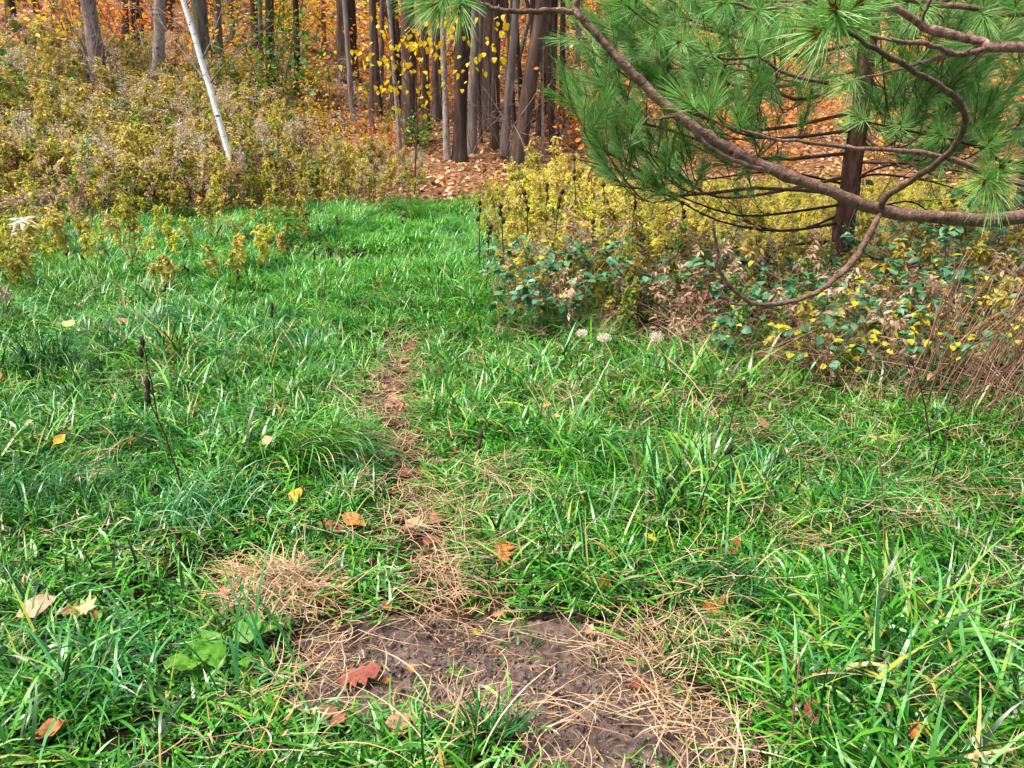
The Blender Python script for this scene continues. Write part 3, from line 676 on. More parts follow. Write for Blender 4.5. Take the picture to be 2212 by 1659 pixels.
# farther trunks up the slope
GFAR = 'distant thin trunk far up the orange wooded slope'
for i in range(64):
    vx = rng.uniform(-150, 2360); d = rng.uniform(32, 62)
    p = at(vx, 0, d)
    if abs(vx - 750) < 60 and d < 36: continue
    wv = rng.uniform(6, 15); lb = ('very thin ' if wv < 10 else '') + 'distant ' + ('dark' if i % 3 else 'grey') + ' trunk ' + ('at the far top of the wooded slope' if d > 48 else 'halfway up the wooded slope')
    forest_tree(vx, 60, vx + rng.normal(0, 8), wv, 'bark_dark' if i % 3 else 'bark_grey', lb, lb + ' group', d=d, sides=8, hh=12, crown=(i % 3 == 0))

for i in range(30):
    vx = rng.choice([830, 900, 985, 1050, 1120, 1180]) + rng.normal(0, 26); d = rng.uniform(22, 33); wv = rng.uniform(6, 18)
    dk = random.random() < .85
    lb = ('thin ' if wv < 11 else 'stout ') + ('dark' if dk else 'grey') + ' trunk crowded between others behind the yellow leaved sapling'
    forest_tree(vx, 200, vx + rng.normal(0, 26), wv, 'bark_dark' if dk else 'bark_grey', lb, lb.split(' crowded')[0] + 's in the crowded wood edge', d=d, sides=8, hh=12, crown=(i % 3 == 0))

# leaning white birch with its bare white twigs
bt, bpts, brr = forest_tree(517, 345, 399, 14, 'bark_birch', 'slender white birch leaning left out of the weeds', name='birch_tree', d=15.6, hh=8.5, flare=.15, crown=False)
def twig(mb, p, d, L, r, depth, mat=0, grav=0.0, sides=4, kink=.25):
    K = 6; P = [np.array(p, float)]; d = np.array(d, float) / np.linalg.norm(d)
    for i in range(K - 1):
        d = d + rng.normal(0, kink, 3) * .5 + np.array([0, 0, grav]); d /= np.linalg.norm(d); P.append(P[-1] + d * L / (K - 1))
    mb.tube(P, np.linspace(r, r * .45, K), sides, mat, rng.random(), cap=False)
    tips = [(P[-1], d)]
    if depth > 0:
        for j in range(rng.integers(2, 5)):
            i = rng.integers(1, K - 1); q = P[i + 1] - P[i]; q /= np.linalg.norm(q)
            dd = q + rng.normal(0, .55, 3); tips += twig(mb, P[i], dd, L * rng.uniform(.4, .65), r * .55, depth - 1, mat, grav, sides, kink)
    return tips
for s, zt in ((1, 2.0), (1, 2.6), (-1, 2.3), (-1, 3.0), (1, 3.4), (1, 4.5), (-1, 5.0)):
    i = int(np.argmin(abs(bpts[:, 2] - zt))); mb = MB()
    twig(mb, bpts[i], (s * .8, rng.normal(0, .3), .75), 1.7, .014, 2, grav=.02)
    link('branch', mb.mesh('branch', [M['bark_twig_grey']]), bt)
mb = MB()
for k in range(10):
    p = bpts[-1 - (k % 4)]
    for tp, dd in twig(mb, p, rng.normal(0, .5, 3) + (0, 0, .8), 1.3, .012, 1):
        for _ in range(8): leaf_geo(mb, OVAL, .06, mat=1, M4=mat_at(tp + rng.normal(0, .2, 3), rng.uniform(0, 6.28), rng.normal(0, .6), 0), rnd=rng.random())
link('crown', mb.mesh('crown', [M['bark_twig_grey'], M['gold']]), bt)

# bare grey brush
def bare_shrub(p, h, label, group, n=6, mat='bark_twig_grey', spread=.6, r=.012, depth=3):
    t = thing('bare_shrub', label, 'shrub', p, group)
    for k in range(n):
        mb = MB(); a = rng.uniform(0, 6.28); sp = rng.uniform(.15, spread)
        twig(mb, (0, 0, -.03), (sp * math.cos(a), sp * math.sin(a), 1), h * rng.uniform(.7, 1.1), r * rng.uniform(.6, 1.2), depth, kink=.3)
        link('branch', mb.mesh('branch', [M[mat]]), t)
    return t
bare_shrub(hit(235, 240), 2.6, 'leafless grey shrub with fine twigs behind the weedy bank', None, 9, r=.014)
bare_shrub(hit(330, 235), 2.3, 'leafless twiggy shrub beside the pale blotchy trunk', None, 7)
GB = 'leafless grey sapling with arching twigs at the wood edge'
for vx, vy, h in ((1090, 340, 2.6), (1150, 345, 2.9), (1210, 340, 2.4), (1020, 335, 2.0), (800, 330, 2.2), (690, 240, 2.4)):
    bare_shrub(hit(vx, vy), h, GB, 'bare saplings at the wood edge', 3, spread=.5, r=.013, depth=2)

# ------------------------------------------------------------------ understory saplings and bushes
def sap_mesh(h, nleaf, mat, L=.09, spread=.9, prof=OVAL, low=.15):
    st = MB(); fo = MB(); tips = []
    for k in range(3):
        a = rng.uniform(0, 6.28); tips += twig(st, (0, 0, -.05), (.3 * math.cos(a), .3 * math.sin(a), 1), h * rng.uniform(.7, 1), .016, 2)
    for _ in range(nleaf):
        tp, dd = tips[rng.integers(0, len(tips))]; p = tp * rng.uniform(.35, 1.05) + rng.normal(0, .22 * spread, 3)
        if p[2] < low: p[2] = low + rng.random() * .4
        leaf_geo(fo, prof, rng.uniform(.7, 1.3) * L, curl=rng.uniform(0, 1), M4=mat_at(p, rng.uniform(0, 6.28), rng.normal(-.2, .5), rng.normal(0, .5)), rnd=rng.random())
    return st.mesh('stem', [M['bark_twig']]), fo.mesh('foliage', [M[mat]])
SAPS = {c: [sap_mesh(h, 300, c, L=.12, spread=1.3) for h in (2.2, 3.0)] for c in ('orange', 'gold', 'red', 'green_leaf')}
SAPS['gold'].append(sap_mesh(1.4, 260, 'gold', L=.1)); SAPS['orange'].append(sap_mesh(1.2, 260, 'orange', L=.1)); SAPS['green_leaf'].append(sap_mesh(1.2, 320, 'green_leaf', L=.09))
NAMES = {'orange': 'orange leaved sapling on the wooded slope', 'gold': 'golden yellow leaved sapling on the wooded slope', 'red': 'red leaved sapling up among the trunks', 'green_leaf': 'green leaved sapling on the wooded slope'}
def sapling(p, c, k=None, s=1.0, label=None, group=None):
    lb = label or ('low ' if s < .85 else 'tall ' if s > 1.15 else 'bushy ') + NAMES[c].replace('on the wooded slope', 'deep in the wood' if p[1] > 42 else 'among the trunks up the slope' if p[1] > 32 else 'behind the first trunks')
    t = thing('sapling', lb, 'sapling', p, None if label else lb + 's')
    st, fo = SAPS[c][k if k is not None else rng.integers(0, 2)]
    a = rng.uniform(0, 6.28)
    link('stem', st, t, rot=(0, 0, a), scale=s); link('foliage', fo, t, rot=(0, 0, a), scale=s)
for i in range(170):
    d = rng.uniform(23, 56); vx = rng.uniform(-120, 2330); p = at(vx, 0, d); p[2] = float(H(p[0], p[1]))
    if p[1] < y0f(p[0]) + 6: continue
    c = rng.choice(['orange', 'gold', 'red', 'green_leaf'], p=[.3, .44, .05, .21])
    sapling(p, c, s=rng.uniform(.7, 1.35))
sapling(g(-11.6, 18.2), 'green_leaf', 2, 1.9, 'dense green sapling at the edge of the weedy bank')
sapling(hit(905, 318), 'green_leaf', 2, .9, 'small green leaved sapling at the foot of thick dark trunk')
sapling(hit(545, 235), 'green_leaf', 2, .85, 'low green bush right of the leaning birch')
sapling(hit(610, 280), 'green_leaf', 2, .8, 'yellow green bush on the bank below the slender forked trunk')
sapling(hit(810, 345), 'orange', 2, .8, 'rusty orange brush at the foot of the thin pale sapling trunk')
sapling(hit(1240, 320), 'orange', 0, .9, 'orange leaved sapling glowing beside the pine boughs')
sapling(hit(520, 200), 'gold', 2, 1.0, 'golden bush between the birch and straight dark trunk')
sapling(hit(720, 330), 'gold', 2, .7, 'low golden brush at the end of the weedy bank')
for vx, vy, c, k, sc in ((500, 190, 'gold', 2, 1.1), (540, 215, 'gold', 2, .9), (670, 210, 'gold', 2, .9), (600, 150, 'gold', 0, .8), (700, 300, 'gold', 2, .8), (840, 330, 'orange', 2, .6), (1230, 300, 'orange', 1, .8), (1260, 270, 'gold', 0, .9), (1180, 250, 'orange', 0, .9), (470, 130, 'orange', 0, 1.0), (330, 150, 'orange', 0, 1.0), (150, 120, 'orange', 1, 1.0), (240, 110, 'orange', 0, 1.0), (400, 170, 'orange', 2, 1.0), (640, 110, 'gold', 1, 1.0), (690, 90, 'orange', 1, 1.0), (590, 60, 'orange', 1, 1.0), (820, 200, 'orange', 0, .9), (960, 230, 'orange', 0, 1.0), (1040, 200, 'gold', 0, 1.0), (555, 20, 'red', 0, .9), (1110, 150, 'red', 0, .9)):
    sapling(hit(vx, vy), c, k, sc)
# tall shoots behind the pine
for vx, d, c in ((1320, 20, 'orange'), (1420, 24, 'gold'), (1560, 22, 'orange'), (1690, 21, 'orange'), (1900, 23, 'gold'), (2050, 22, 'orange'), (2180, 24, 'orange')):
    p = at(vx, 300, d); p[2] = float(H(p[0], p[1])); sapling(p, c, s=1.1)

# yellow leaved sapling standing at the wood edge
def along0(P, t):
    i = min(t * (len(P) - 1), len(P) - 1.001); return P[int(i)] + (P[int(i) + 1] - P[int(i)]) * (i % 1)
ysp = at(893, 345, 17.0); ysp[2] = float(H(ysp[0], ysp[1]))
yt = thing('yellow_sapling', 'slender sapling hung with bright yellow round leaves at wood edge', 'sapling', ysp)
YL = [leaf_mesh('leaf', HEART, .125, [M['yellow_leaf']], fold=.2, curl=.5), leaf_mesh('leaf', ROUND, .11, [M['yellow_leaf']], fold=.3, curl=.9)]
mb = MB(); tips = []
ytop = at(905, 20, 17.0) - ysp; K = 9; s_ = np.linspace(0, 1, K)[:, None]
YM = ytop * s_ + rng.normal(0, .03, (K, 3)) * s_; mb.tube(YM, np.linspace(.02, .01, K), 6, 0)
for (vx, vy, t_) in ((800, 60, .5), (820, 130, .35), (1010, 60, .6), (1060, 110, .45), (1000, 160, .35), (850, 200, .25), (930, 30, .7), (960, 215, .2), (780, 100, .55)):
    p0 = along0(YM, t_); q = at(vx, vy, 17.0 + rng.normal(0, .5)) - ysp; u_ = np.linspace(0, 1, 6)[:, None]
    P = p0 + (q - p0) * u_ + np.array([0, 0, .25]) * np.sin(u_ * 3.1) + rng.normal(0, .03, (6, 3)) * u_
    mb.tube(P, np.linspace(.009, .003, 6), 4, 0, cap=False)
link('stem', mb.mesh('stem', [M['bark_twig']]), yt)
YC = [(830, 90), (870, 100), (900, 115), (940, 100), (820, 130), (860, 135), (905, 150), (960, 60), (1010, 110), (1030, 95), (990, 60), (930, 60), (900, 180), (850, 195), (940, 40), (890, 80), (1060, 125), (880, 210), (915, 95), (845, 115), (780, 90), (800, 60), (820, 180), (1050, 60), (1000, 160), (960, 210), (760, 120)]
for k in range(210):
    cx, cy = YC[rng.integers(0, len(YC))]; p = at(cx + rng.normal(0, 24), cy + rng.normal(0, 18), 17.0 + rng.normal(0, .35)) - ysp
    link('leaf', random.choice(YL), yt, mat4=Matrix(mat_at(p, rng.uniform(0, 6.28), rng.normal(-.9, .5), rng.normal(0, .6), rng.uniform(.7, 1.15))))

# ------------------------------------------------------------------ pines
def tuft_mesh(n, L0, L1, w, mat, axis=.10, a0=.35, a1=.95, droop=.25, segs=3, bud=True, tw=.0035):
    """a shoot along +x, needles springing forward and outward, buds at the tip"""
    mb = MB(); t = np.sort(rng.random(n)); B = np.stack([t * axis, np.zeros(n), np.zeros(n)], 1)
    ph = rng.uniform(0, 6.28, n); an = a1 + (a0 - a1) * t + rng.normal(0, .12, n); Ln = rng.uniform(L0, L1, n) * (1 - .25 * (1 - t))
    P = np.zeros((n, segs + 1, 3)); P[:, 0] = B; S = np.zeros_like(P); Wd = np.zeros((n, segs + 1))
    for k in range(segs + 1):
        s = k / segs; a = an * (1 - .25 * s)
        d = np.stack([np.cos(a), np.sin(a) * np.cos(ph), np.sin(a) * np.sin(ph)], 1); d[:, 2] -= droop * s; d /= np.linalg.norm(d, axis=1)[:, None]
        if k: P[:, k] = P[:, k - 1] + d * (Ln / segs)[:, None]
        sv = np.cross(d, rng.normal(0, 1, (n, 3)) if k == 0 else np.roll(d, 1, 1)); S[:, k] = sv / (np.linalg.norm(sv, axis=1)[:, None] + 1e-6)
        Wd[:, k] = w * (1 - .75 * s ** 3)
    S[:] = S[:, :1]
    mb.strips(P, S, Wd, 0)
    mb.tube([(-.02, 0, 0), (axis * .5, 0, 0), (axis, 0, 0)], [tw, tw * .8, tw * .5], 4, 1)
    if bud:
        for k in range(5):
            a = k * 1.256; mb.tube([(axis, 0, 0), (axis + .014, .007 * math.cos(a), .007 * math.sin(a)), (axis + .028, .01 * math.cos(a), .01 * math.sin(a))], [.003, .0035, .0008], 4, 2)
    return mb.mesh('needle_tuft', [M[mat], M['bark_twig'], M['bud']])
T_mid = [tuft_mesh(70, .10, .155, .0032, 'needle', axis=.15, bud=False, a0=.2, a1=.85, droop=d_) for d_ in (.05, .12, .2, .35, .5)]
T_near = [tuft_mesh(150, .10, .145, .0017, 'needle_near', axis=.07, a0=.3, a1=1.35, droop=.18, segs=4) for _ in range(3)]

def along(P, t):
    P = np.asarray(P); i = min(t * (len(P) - 1), len(P) - 1.001); k = int(i)
    d = P[k + 1] - P[k]; return P[k] + d * (i - k), d / (np.linalg.norm(d) + 1e-9)

def smooth_line(P, n):
    P = np.asarray(P, float); out = []
    Q = np.vstack([2 * P[0] - P[1], P, 2 * P[-1] - P[-2]])
    per = max(2, int(n / (len(P) - 1)))
    for i in range(len(P) - 1):
        p0, p1, p2, p3 = Q[i:i + 4]
        for t in np.linspace(0, 1, per, endpoint=False):
            out.append(.5 * (2 * p1 + (p2 - p0) * t + (2 * p0 - 5 * p1 + 4 * p2 - p3) * t * t + (3 * p1 - p0 - 3 * p2 + p3) * t ** 3))
    out.append(P[-1]); return np.array(out)

def dir_mat(p, d, s=1.0):
    d = Vector(d); q = d.to_track_quat('X', 'Z'); m = q.to_matrix().to_4x4() @ Matrix.Rotation(rng.uniform(0, 6.28), 4, 'X') if False else q.to_matrix().to_4x4()
    m = m @ Matrix.Scale(s, 4); m.translation = Vector(p); return m

def pine_branch(root, P, r0, r1, ntw, tufts, bark, twl=(.25, .55), t0=.35, s=1.15, name='branch', tipsonly=False, up=.35, mid_tufts=True):
    P = np.asarray(P, float); mb = MB()
    mb.tube(P, np.linspace(r0, r1, len(P)) if np.isscalar(r0) else r0, 7, 0, rough=.08)
    spots = []
    for k in range(ntw):
        t = t0 + (1 - t0) * (k + rng.uniform(.2, .9)) / max(1, ntw); t = min(t, .99); p, d = along(P, t)
        sd = np.cross(d, (0, 0, 1)); sd /= np.linalg.norm(sd) + 1e-6; sg = 1 if k % 2 else -1
        L = rng.uniform(*twl) * (1.15 - .55 * t); q = np.linspace(0, 1, 6)[:, None]
        dv = d * .75 + sd * sg * rng.uniform(.4, .9) + np.array([0, 0, rng.normal(0, .25)])
        TP = p + dv * q * L + np.array([0, 0, up]) * q ** 2.2 * L
        mb.tube(TP, np.linspace(max(r1 * .9, .005), .003, 6), 4, 0, cap=False)
        for tt in ((1.0, .72, .45) if mid_tufts else (1.0,)):
            pp, dd = along(TP, min(tt, .999)); 
            if tt < 1: dd = dd + rng.normal(0, .45, 3) + (0, 0, .2); dd /= np.linalg.norm(dd)
            spots.append((pp, dd))
    pp, dd = along(P, .999); spots.append((pp, dd))
    o = link(name, mb.mesh('branch', [M[bark]]), root)
    for pp, dd in spots:
        TUFTS.setdefault(root.name, []).append((o, dir_mat(pp, dd, s * rng.uniform(.8, 1.2)), np.array(root.location) + pp))
    return o

TUFTS = {}
def plant_tufts(root, tufts, keep=300):
    """the tufts that show largest are objects of their own, the rest one part"""
    T = TUFTS[root.name]
    def size(w_):
        q = w_ - np.array([0, 0, CAM_H]); dep = q[1] * math.cos(PITCH) - q[2] * math.sin(PITCH); up = q[1] * math.sin(PITCH) + q[2] * math.cos(PITCH)
        inside = dep > .3 and abs(q[0] / dep) < .68 and abs(up / dep) < .52
        return (0 if inside else 100) + abs(dep)
    T.sort(key=lambda a: size(a[2]))
    for o, m, w_ in T[:keep]: link('needle_tuft', random.choice(tufts), o, mat4=m)
    rest = T[keep:]
    if rest:
        P = np.array([m.translation for _, m, _ in rest]); E = np.array([m.to_euler() for _, m, _ in rest]); S = np.array([m.to_scale()[0] for _, m, _ in rest])
        o = scatter('needles', P, E, S, tufts, None, None); o.parent = root

def bare_branch(root, P, r0, r1, bark, depth=1, ntw=5, L=.5):
    mb = MB(); P = np.asarray(P, float); mb.tube(P, np.linspace(r0, r1, len(P)), 6, 0, rough=.1)
    for k in range(ntw):
        p, d = along(P, rng.uniform(.25, .95)); twig(mb, p, d + rng.normal(0, .5, 3), rng.uniform(.4, 1) * L, r1 * .8, depth, kink=.35)
    return link('branch', mb.mesh('branch', [M[bark]]), root)

def arc(az, L, z0, rise, n=9, droop=.0):
    q = np.linspace(0, 1, n); w_ = rng.normal(0, .04, (n, 3)) * q[:, None]
    return np.stack([math.cos(az) * q * L, math.sin(az) * q * L, z0 + rise * q - droop * q * (1 - q) * 4], 1) + w_

def make_pine(base, rad, h, label, zlive, live_len, dead=True, whorl=.42, ntw=6, seed=1, name='pine_tree', lo=.0, left=None):
    t = thing(name, label, 'tree', base)
    mb = MB(); K = 26; zs = np.linspace(-.2, h, K); wob = np.cumsum(rng.normal(0, .008, (K, 2)), 0)
    pts = np.stack([wob[:, 0], wob[:, 1], zs], 1)
    mb.tube(pts, rad * (1 - .92 * np.clip(zs / h, 0, 1)) * (1 + .35 * np.exp(-np.maximum(zs, 0) / .15)), 14, 0, rough=.16)
    link('trunk', mb.mesh('trunk', [M['bark_pine']]), t)
    z = zlive
    while z < h - .3:
        f = (z - zlive) / (h - zlive); Lb = live_len * (1 - .85 * f) * rng.uniform(.85, 1.1); nb = 5 if f < .8 else 4; a0 = rng.uniform(0, 6.28)
        for k in range(nb):
            az = a0 + k * 2 * math.pi / nb + rng.normal(0, .2)
            pine_branch(t, arc(az, Lb * rng.uniform(.8, 1.1), z + rng.normal(0, .05), Lb * rng.uniform(.0, .28), droop=.1 * Lb), .022 * (1 - .6 * f), .006, max(3, int(ntw * (1 - .6 * f))), T_mid, 'bark_twig', mid_tufts=z < 3.5, t0=.3, twl=(.25, .55))
        z += whorl * rng.uniform(.85, 1.15)
    return t, pts

PB = hit(1802, 645)
PB = g(PB[0], PB[1])
pine, ppts = make_pine(PB, .105, 7.2, 'young pine with dark trunk standing in undergrowth at clearing edge', 2.6, 1.9, ntw=6)
DP = PB[1]
def rel(vx, vy, d): return at(vx, vy, d) - PB
# live boughs that hang out over the clearing
BOUGHS = []
def spring(ex, ey, lo=.3, hi=.55):
    b = min(BOUGHS, key=lambda q: (q[0] - ex) ** 2 + (q[1] - ey) ** 2 * .6); return along(b[2], rng.uniform(lo, hi))[0]
def bend_pl(pl, k=16):
    return [pl[0]] + [(x + rng.normal(0, k), y + rng.normal(0, k)) for x, y in pl[1:-1]] + [pl[-1]]
for pl, dd, nt_ in (
    ([(1800, 420), (1620, 425), (1480, 418), (1370, 385), (1290, 300), (1262, 262)], -1.0, 9), ([(1800, 330), (1620, 340), (1470, 320), (1390, 260), (1330, 215)], -.9, 9),
    ([(1800, 240), (1640, 265), (1500, 255), (1400, 190), (1345, 140)], -.8, 9), ([(1805, 150), (1640, 175), (1500, 150), (1380, 95), (1310, 60)], -.9, 9),
    ([(1805, 70), (1650, 90), (1500, 65), (1390, 20), (1330, -40)], -1.0, 9), ([(1800, 380), (1640, 400), (1540, 400), (1440, 340), (1400, 330)], -.4, 7),
    ([(1805, 280), (1690, 300), (1600, 290), (1540, 240)], -1.4, 7), ([(1805, 180), (1700, 200), (1620, 190), (1560, 140)], -1.5, 7), ([(1805, 90), (1710, 110), (1640, 90), (1580, 40)], -1.5, 7),
    ([(1815, 260), (1900, 280), (1990, 270), (2080, 220)], -.6, 7), ([(1815, 170), (1930, 190), (2040, 180), (2130, 130)], -.8, 7), ([(1815, 350), (1920, 350), (2030, 330), (2110, 300)], -.8, 7),
    ([(1815, 60), (1930, 80), (2060, 70), (2160, 20)], -.7, 7), ([(1810, 20), (1700, 30), (1600, -10), (1520, -60)], -.6, 7)):
    pl = bend_pl(pl); n_ = len(pl); P = [rel(x, y, DP + dd * i / (n_ - 1)) for i, (x, y) in enumerate(pl)]
    P[0] = np.array([0, 0, P[0][2]])
    BOUGHS.append((pl[-1][0], pl[-1][1], smooth_line(P, 14)))
    pine_branch(pine, BOUGHS[-1][2], .018, .005, int(nt_ * .95), T_mid, 'bark_twig', t0=.16, twl=(.25, .55), up=.55, s=1.25)
for ex, ey in ((1310, 330), (1380, 300), (1290, 290), (1280, 205), (1340, 90), (1420, 130), (1460, 220), (1360, 30), (1480, 40), (1420, 370), (1530, 330), (1560, 180), (1600, 60), (1290, 120),
               (1900, 60), (1960, 150), (2050, 230), (2120, 110), (2170, 200), (2180, 50), (1930, 230), (2020, 20), (2110, 280), (1700, 110), (1720, 220), (2200, 270)):
    q0 = spring(ex, ey); q1 = rel(ex, ey, DP + rng.uniform(-1.6, .4)); md = (q0 + q1) / 2 + np.array([0, 0, -.12 - .1 * rng.random()])
    pine_branch(pine, smooth_line([q0, md, q1], 10), .009, .004, 6, T_mid, 'bark_twig', t0=.15, twl=(.22, .45), up=.55, s=1.2)
# dead bare lower boughs
for pl, dd in (([(1790, 440), (1700, 470), (1600, 465), (1480, 420), (1360, 385), (1250, 345)], -.5), ([(1790, 480), (1680, 490), (1560, 470), (1450, 430), (1330, 400)], -.9), ([(1795, 400), (1700, 390), (1560, 395), (1420, 400)], .3), ([(1790, 520), (1700, 545), (1640, 600), (1560, 620)], -.7), ([(1790, 460), (1720, 500), (1640, 480), (1600, 440)], .2),
    ([(1820, 390), (1900, 385), (2000, 395), (2100, 420)], -.4), ([(1820, 410), (1900, 440), (1990, 470), (2080, 540)], -.7), ([(1820, 450), (1900, 450), (1960, 480), (2050, 500)], .2), ([(1820, 430), (1880, 400), (1920, 360), (2000, 345)], -.3), ([(1820, 500), (1900, 540), (2000, 560), (2060, 620)], -.5), ([(1820, 560), (1900, 580), (2010, 560)], .1)):
    pl = bend_pl(pl, 12); n_ = len(pl); P = [rel(x, y, DP + dd * i / (n_ - 1)) for i, (x, y) in enumerate(pl)]; P[0] = np.array([0, 0, P[0][2]])
    bare_branch(pine, smooth_line(P, 14), .014, .0045, 'bark_twig_dark', ntw=7, L=.55)

plant_tufts(pine, T_mid)
p2 = g(6.6, 10.4)
pn2, _ = make_pine(p2, .1, 7.0, 'dense pine standing behind the young pine with dark trunk', 1.1, 2.4, ntw=8, whorl=.42)
plant_tufts(pn2, T_mid)

# the near pine: its trunk stands beyond the right edge, its limbs reach across the view
NB = g(3.15, 3.35)
near = thing('pine_tree', 'near pine whose long curved reddish brown limbs reach over the meadow', 'tree', NB)
mb = MB(); zs = np.linspace(-.2, 8.5, 24)
mb.tube(np.stack([.02 * np.sin(zs), .02 * np.cos(zs), zs], 1), .14 * (1 - .9 * np.clip(zs / 8.5, 0, 1)) * (1 + .3 * np.exp(-np.maximum(zs, 0) / .15)), 14, 0, rough=.15)
link('trunk', mb.mesh('trunk', [M['bark_pine']]), near)
def nrel(vx, vy, d): return at(vx, vy, d) - NB
def limb(pl, w0, w1, n=30, to_trunk=None, bark='bark_limb', name='branch', parent=None):
    P = [nrel(x, y, d) for x, y, d in pl]
    if to_trunk is not None: P.insert(0, np.array([.0, 0, P[0][2] + to_trunk]))
    P = smooth_line(P, n); K = len(P); P[1:-1] += rng.normal(0, .0018, (K - 2, 3))
    q = np.linspace(0, 1, K); rr = (w0 + (w1 - w0) * q) * (1 + rng.normal(0, .035, K))
    for kk in range(max(1, K // 12)):
        c_ = rng.integers(1, K - 1); rr[c_] *= rng.uniform(1.12, 1.35)
    mb = MB(); mb.tube(P, rr, 10, 0, rough=.16)
    for kk in range(K // 7):
        c_ = rng.integers(2, K - 1); d_ = rng.normal(0, 1, 3); d_[2] = abs(d_[2]) * .6; d_ /= np.linalg.norm(d_); L_ = rng.uniform(.012, .05)
        mb.tube([P[c_], P[c_] + d_ * L_ * .6, P[c_] + d_ * L_ + rng.normal(0, .006, 3)], [.0035, .0028, .0018], 5, 0)
    o = link(name, mb.mesh('branch', [M[bark]]), parent if parent is not None else near); return o, P
A, AP = limb([(2215, 468, 3.05), (2050, 470, 3.0), (1905, 455, 2.97), (1800, 415, 2.95), (1650, 358, 2.95), (1530, 295, 2.95), (1450, 237, 2.95), (1370, 163, 2.95), (1295, 82, 2.95), (1243, 22, 2.95)], .0275, .0125, 60, to_trunk=.12)
limb([(1243, 24, 2.95), (1190, 24, 2.93), (1130, 26, 2.9), (1075, 20, 2.87), (1030, 6, 2.85), (985, -8, 2.83)], .0105, .006, 20, name='side_branch', parent=A)
limb([(1243, 26, 2.95), (1246, 0, 2.95), (1240, -60, 2.95), (1215, -140, 2.93)], .012, .008, 14, name='side_branch', parent=A)
limb([(1902, 458, 2.96), (1908, 432, 2.93), (1950, 400, 2.85), (2010, 362, 2.72), (2060, 318, 2.6), (2085, 268, 2.5), (2070, 220, 2.42), (2025, 182, 2.36), (1960, 145, 2.3), (1890, 106, 2.24), (1835, 72, 2.2), (1812, 48, 2.18)], .0125, .0055, 44, name='side_branch', parent=A)
limb([(1900, 460, 2.96), (1880, 505, 2.92), (1845, 560, 2.88), (1800, 605, 2.84), (1750, 638, 2.8), (1690, 655, 2.77), (1638, 658, 2.74), (1590, 630, 2.7), (1553, 582, 2.68), (1548, 530, 2.66), (1540, 485, 2.64)], .0125, .0045, 40, name='side_branch', parent=A)
limb([(1640, 658, 2.74), (1600, 658, 2.73), (1575, 656, 2.72)], .005, .003, 6, name='side_branch', parent=A)
limb([(1655, 368, 2.95), (1610, 356, 2.9), (1560, 335, 2.88), (1515, 302, 2.86), (1490, 270, 2.86)], .009, .006, 16, name='side_branch', parent=A)
limb([(1470, 252, 2.95), (1445, 252, 2.93), (1412, 258, 2.92)], .0065, .004, 6, name='side_branch', parent=A)
Dl, _ = limb([(2215, 102, 2.8), (2120, 90, 2.78), (2020, 66, 2.75), (1985, 50, 2.74), (1950, 26, 2.72), (1890, -10, 2.7), (1830, -50, 2.7)], .0175, .009, 26, to_trunk=.1)
limb([(2180, 98, 2.79), (2120, 106, 2.76), (2065, 117, 2.73), (2015, 98, 2.7), (1950, 90, 2.66), (1880, 76, 2.62)], .0115, .0055, 22, name='side_branch', parent=Dl)
limb([(2055, 118, 2.73), (2000, 132, 2.7), (1930, 152, 2.66), (1850, 172, 2.62)], .006, .0035, 14, name='side_branch', parent=Dl)
limb([(1985, 50, 2.74), (2000, 25, 2.72), (2010, 0, 2.7), (2030, -50, 2.68)], .005, .0035, 10, name='side_branch', parent=Dl)
El, _ = limb([(2215, 398, 3.2), (2150, 378, 3.18), (2060, 345, 3.15), (1950, 326, 3.1), (1850, 320, 3.05), (1750, 308, 3.0), (1660, 298, 2.95), (1560, 268, 2.9), (1505, 240, 2.86)], .012, .004, 34, to_trunk=-.1)
Fl, _ = limb([(2215, 352, 3.4), (2130, 322, 3.35), (2040, 298, 3.3), (1950, 280, 3.25), (1870, 262, 3.2)], .009, .004, 20, to_trunk=0, bark='bark_twig_dark')
Gl, _ = limb([(1790, 180, 3.3), (1700, 160, 3.3), (1640, 122, 3.3), (1590, 128, 3.28), (1530, 122, 3.26), (1480, 95, 3.22), (1420, 60, 3.2), (1370, 25, 3.15)], .0075, .004, 24, bark='bark_limb', name='side_branch', parent=Dl)
Hl, _ = limb([(2215, 30, 3.3), (2120, 20, 3.3), (1990, 5, 3.3), (1850, -20, 3.25), (1700, 12, 3.2), (1640, 20, 3.15), (1580, 5, 3.1)], .013, .005, 24, to_trunk=.05)
def ntuft(parent, vx, vy, d, tx, ty, td, s=1.0, m=None):
    p = nrel(vx, vy, d); q = nrel(tx, ty, td)
    link('needle_tuft', m or random.choice(T_near), parent, mat4=dir_mat(p, q - p, s))
